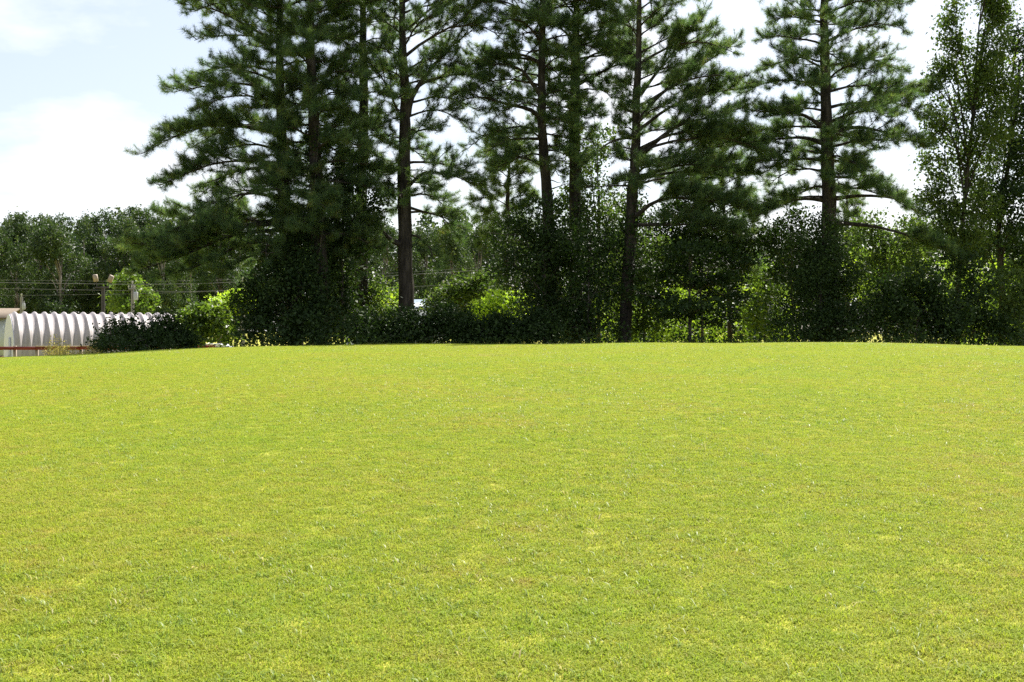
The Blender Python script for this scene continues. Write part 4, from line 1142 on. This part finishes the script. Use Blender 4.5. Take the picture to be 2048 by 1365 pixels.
# ------------------------------------------------------------------ utility poles and cables
M['pole'] = noise_mat('grey_timber_pole', [(0.3, (0.13, 0.125, 0.12)), (0.7, (0.22, 0.21, 0.20))], scale=3.0, rough=0.85, stretch=(2, 2, 0.3))
M['pole_dark'] = noise_mat('dark_timber_pole', [(0.3, (0.03, 0.028, 0.026)), (0.7, (0.06, 0.055, 0.05))], scale=3.0, rough=0.85, stretch=(2, 2, 0.3))
M['insul'] = noise_mat('white_insulator', [(0.3, (0.30, 0.30, 0.32)), (0.7, (0.40, 0.40, 0.41))], scale=3.0, rough=0.3)
M['lamp_tan'] = noise_mat('tan_lamp_housing', [(0.3, (0.20, 0.16, 0.12)), (0.7, (0.27, 0.22, 0.17))], scale=3.0, rough=0.5)
M['cable'] = noise_mat('grey_cable', [(0.3, (0.10, 0.10, 0.105)), (0.7, (0.16, 0.16, 0.165))], scale=3.0, rough=0.4, spec=0.5)
def pole(px, py, Y, r, label, mat='pole', arm=None, can=None, lamps=False, tip=True):
    t = P(px, py, Y); g = float(ground(t[0], Y))
    root = empty('floodlight_pole' if lamps else 'utility_pole', (t[0], Y, g), label, 'pole', 'poles behind the hut and pines')
    mb = MB(); tube(mb, [(t[0], Y, g - 0.1), (t[0], Y, (g + t[2]) / 2), (t[0], Y, t[2])], [r * 1.25, r * 1.1, r], 10); mb.build('shaft', M[mat], root, smooth=True)
    if arm:
        w, dz = arm
        mb = MB(); box(mb, (t[0], Y - r - 0.06, t[2] + dz), (w, 0.1, 0.12)); a = mb.build('crossarm', M['pole'] if not lamps else M['pole_dark'], root)
        for s in (-0.46, 0, 0.46):
            if lamps: break
            mb = MB(); p = np.array([t[0] + s * w, Y - r - 0.06, t[2] + dz + 0.06])
            tube(mb, [p, p + [0, 0, 0.08], p + [0, 0, 0.1], p + [0, 0, 0.2]], [0.03, 0.035, 0.06, 0.045], 8); mb.build('insulator', M['insul'], a)
    if tip and not lamps:
        mb = MB(); p = np.array([t[0], Y, t[2]]); tube(mb, [p, p + [0, 0, 0.1], p + [0, 0, 0.12], p + [0, 0, 0.26]], [0.04, 0.045, 0.08, 0.06], 8); mb.build('insulator', M['insul'], root)
    if can:
        dx, dz, cr, ch = can
        c = np.array([t[0] + dx, Y - 0.1, t[2] + dz])
        mb = MB(); tube(mb, [c - [0, 0, ch / 2], c - [0, 0, ch / 2 - 0.05], c + [0, 0, ch / 2 - 0.05], c + [0, 0, ch / 2]], [cr * 0.9, cr, cr, cr * 0.8], 16); tr = mb.build('transformer', M['steel'], root)
        mb = MB(); tube(mb, [c + [0.05, 0, ch / 2], c + [0.05, 0, ch / 2 + 0.18]], [0.04, 0.03], 8); mb.build('bushing', M['insul'], tr)
    if lamps:
        for s in (-1, 1):
            q = np.array([t[0] + s * 0.42, Y - 0.1, t[2] + 0.12])
            d = norm(np.array([s * (0.1 if s < 0 else 0.5), -0.25, 1.0])); sd = norm(np.cross(d, [0, 1, 0])); n3 = np.cross(sd, d)
            mb = MB(); box(mb, q + d * 0.48, (0.30, 0.22, 0.5), axes=np.array([sd, n3, d])); lo = mb.build('lamp_head', M['lamp_tan'], root)
            mb = MB(); tube(mb, [q - [0, 0, 0.12], q, q + d * 0.24], [0.03, 0.03, 0.03], 6); mb.build('bracket', M['pole_dark'], lo)
    return root
pole(206, 573, 84.0, 0.13, 'dark pole with two tan floodlights above the hut roof', 'pole_dark', arm=(1.0, -0.1), lamps=True)
pole(265, 569, 86.0, 0.11, 'grey pole with a transformer can rising behind the hut', can=(0.27, -0.88, 0.17, 0.62), arm=(0.5, -0.35))
pole(43, 594, 90.0, 0.11, 'thin grey pole above the left end of the hut', can=(0.2, -0.75, 0.13, 0.5))
pole(486, 561, 86.0, 0.12, 'pole whose tip shows left of the thicket under the leftmost pine')
pole(887, 568, 82.0, 0.11, 'pole tip among the green sumac-like tree', arm=(0.5, -0.3))
pole(776, 583, 92.0, 0.10, 'pole with a wide level crossarm between the slim and forked pines', arm=(1.0, -0.02))
def cable(label, pts, r):
    c = np.array([P(x, y, Y) for x, y, Y in pts])
    mb = MB(); tube(mb, spline(c, 60), r, 5)
    o = mb.build('power_cable', M['cable'], origin=tuple(c[0])); set_props(o, label, 'cable', 'power cables behind the trees')
cable('thin topmost power cable above the hut', [(-150, 559, 86), (60, 561, 86), (265, 563.5, 86), (400, 561, 86), (486, 559.5, 86), (620, 557, 86), (755, 548.5, 84), (860, 542, 83), (1010, 532, 82)], 0.007)
cable('thick bright power cable just under the topmost one', [(-150, 564, 86), (60, 566.5, 86), (265, 569, 86), (400, 567.5, 86), (486, 564, 86), (620, 560, 86), (755, 554, 84), (860, 547, 83), (1010, 538, 82)], 0.015)
cable('third power cable from the top, sagging past the transformer pole', [(-150, 575, 85.8), (60, 578.5, 85.8), (265, 582, 85.8), (380, 583.5, 85.8), (486, 579.5, 85.8), (620, 577, 85), (770, 575, 83), (887, 571, 82), (1010, 564, 82)], 0.010)
cable('lowest thin power cable above the hut roof', [(-150, 590, 85.6), (60, 591, 85.6), (265, 588, 85.6), (380, 584.8, 85.6), (486, 581, 85.6)], 0.007)
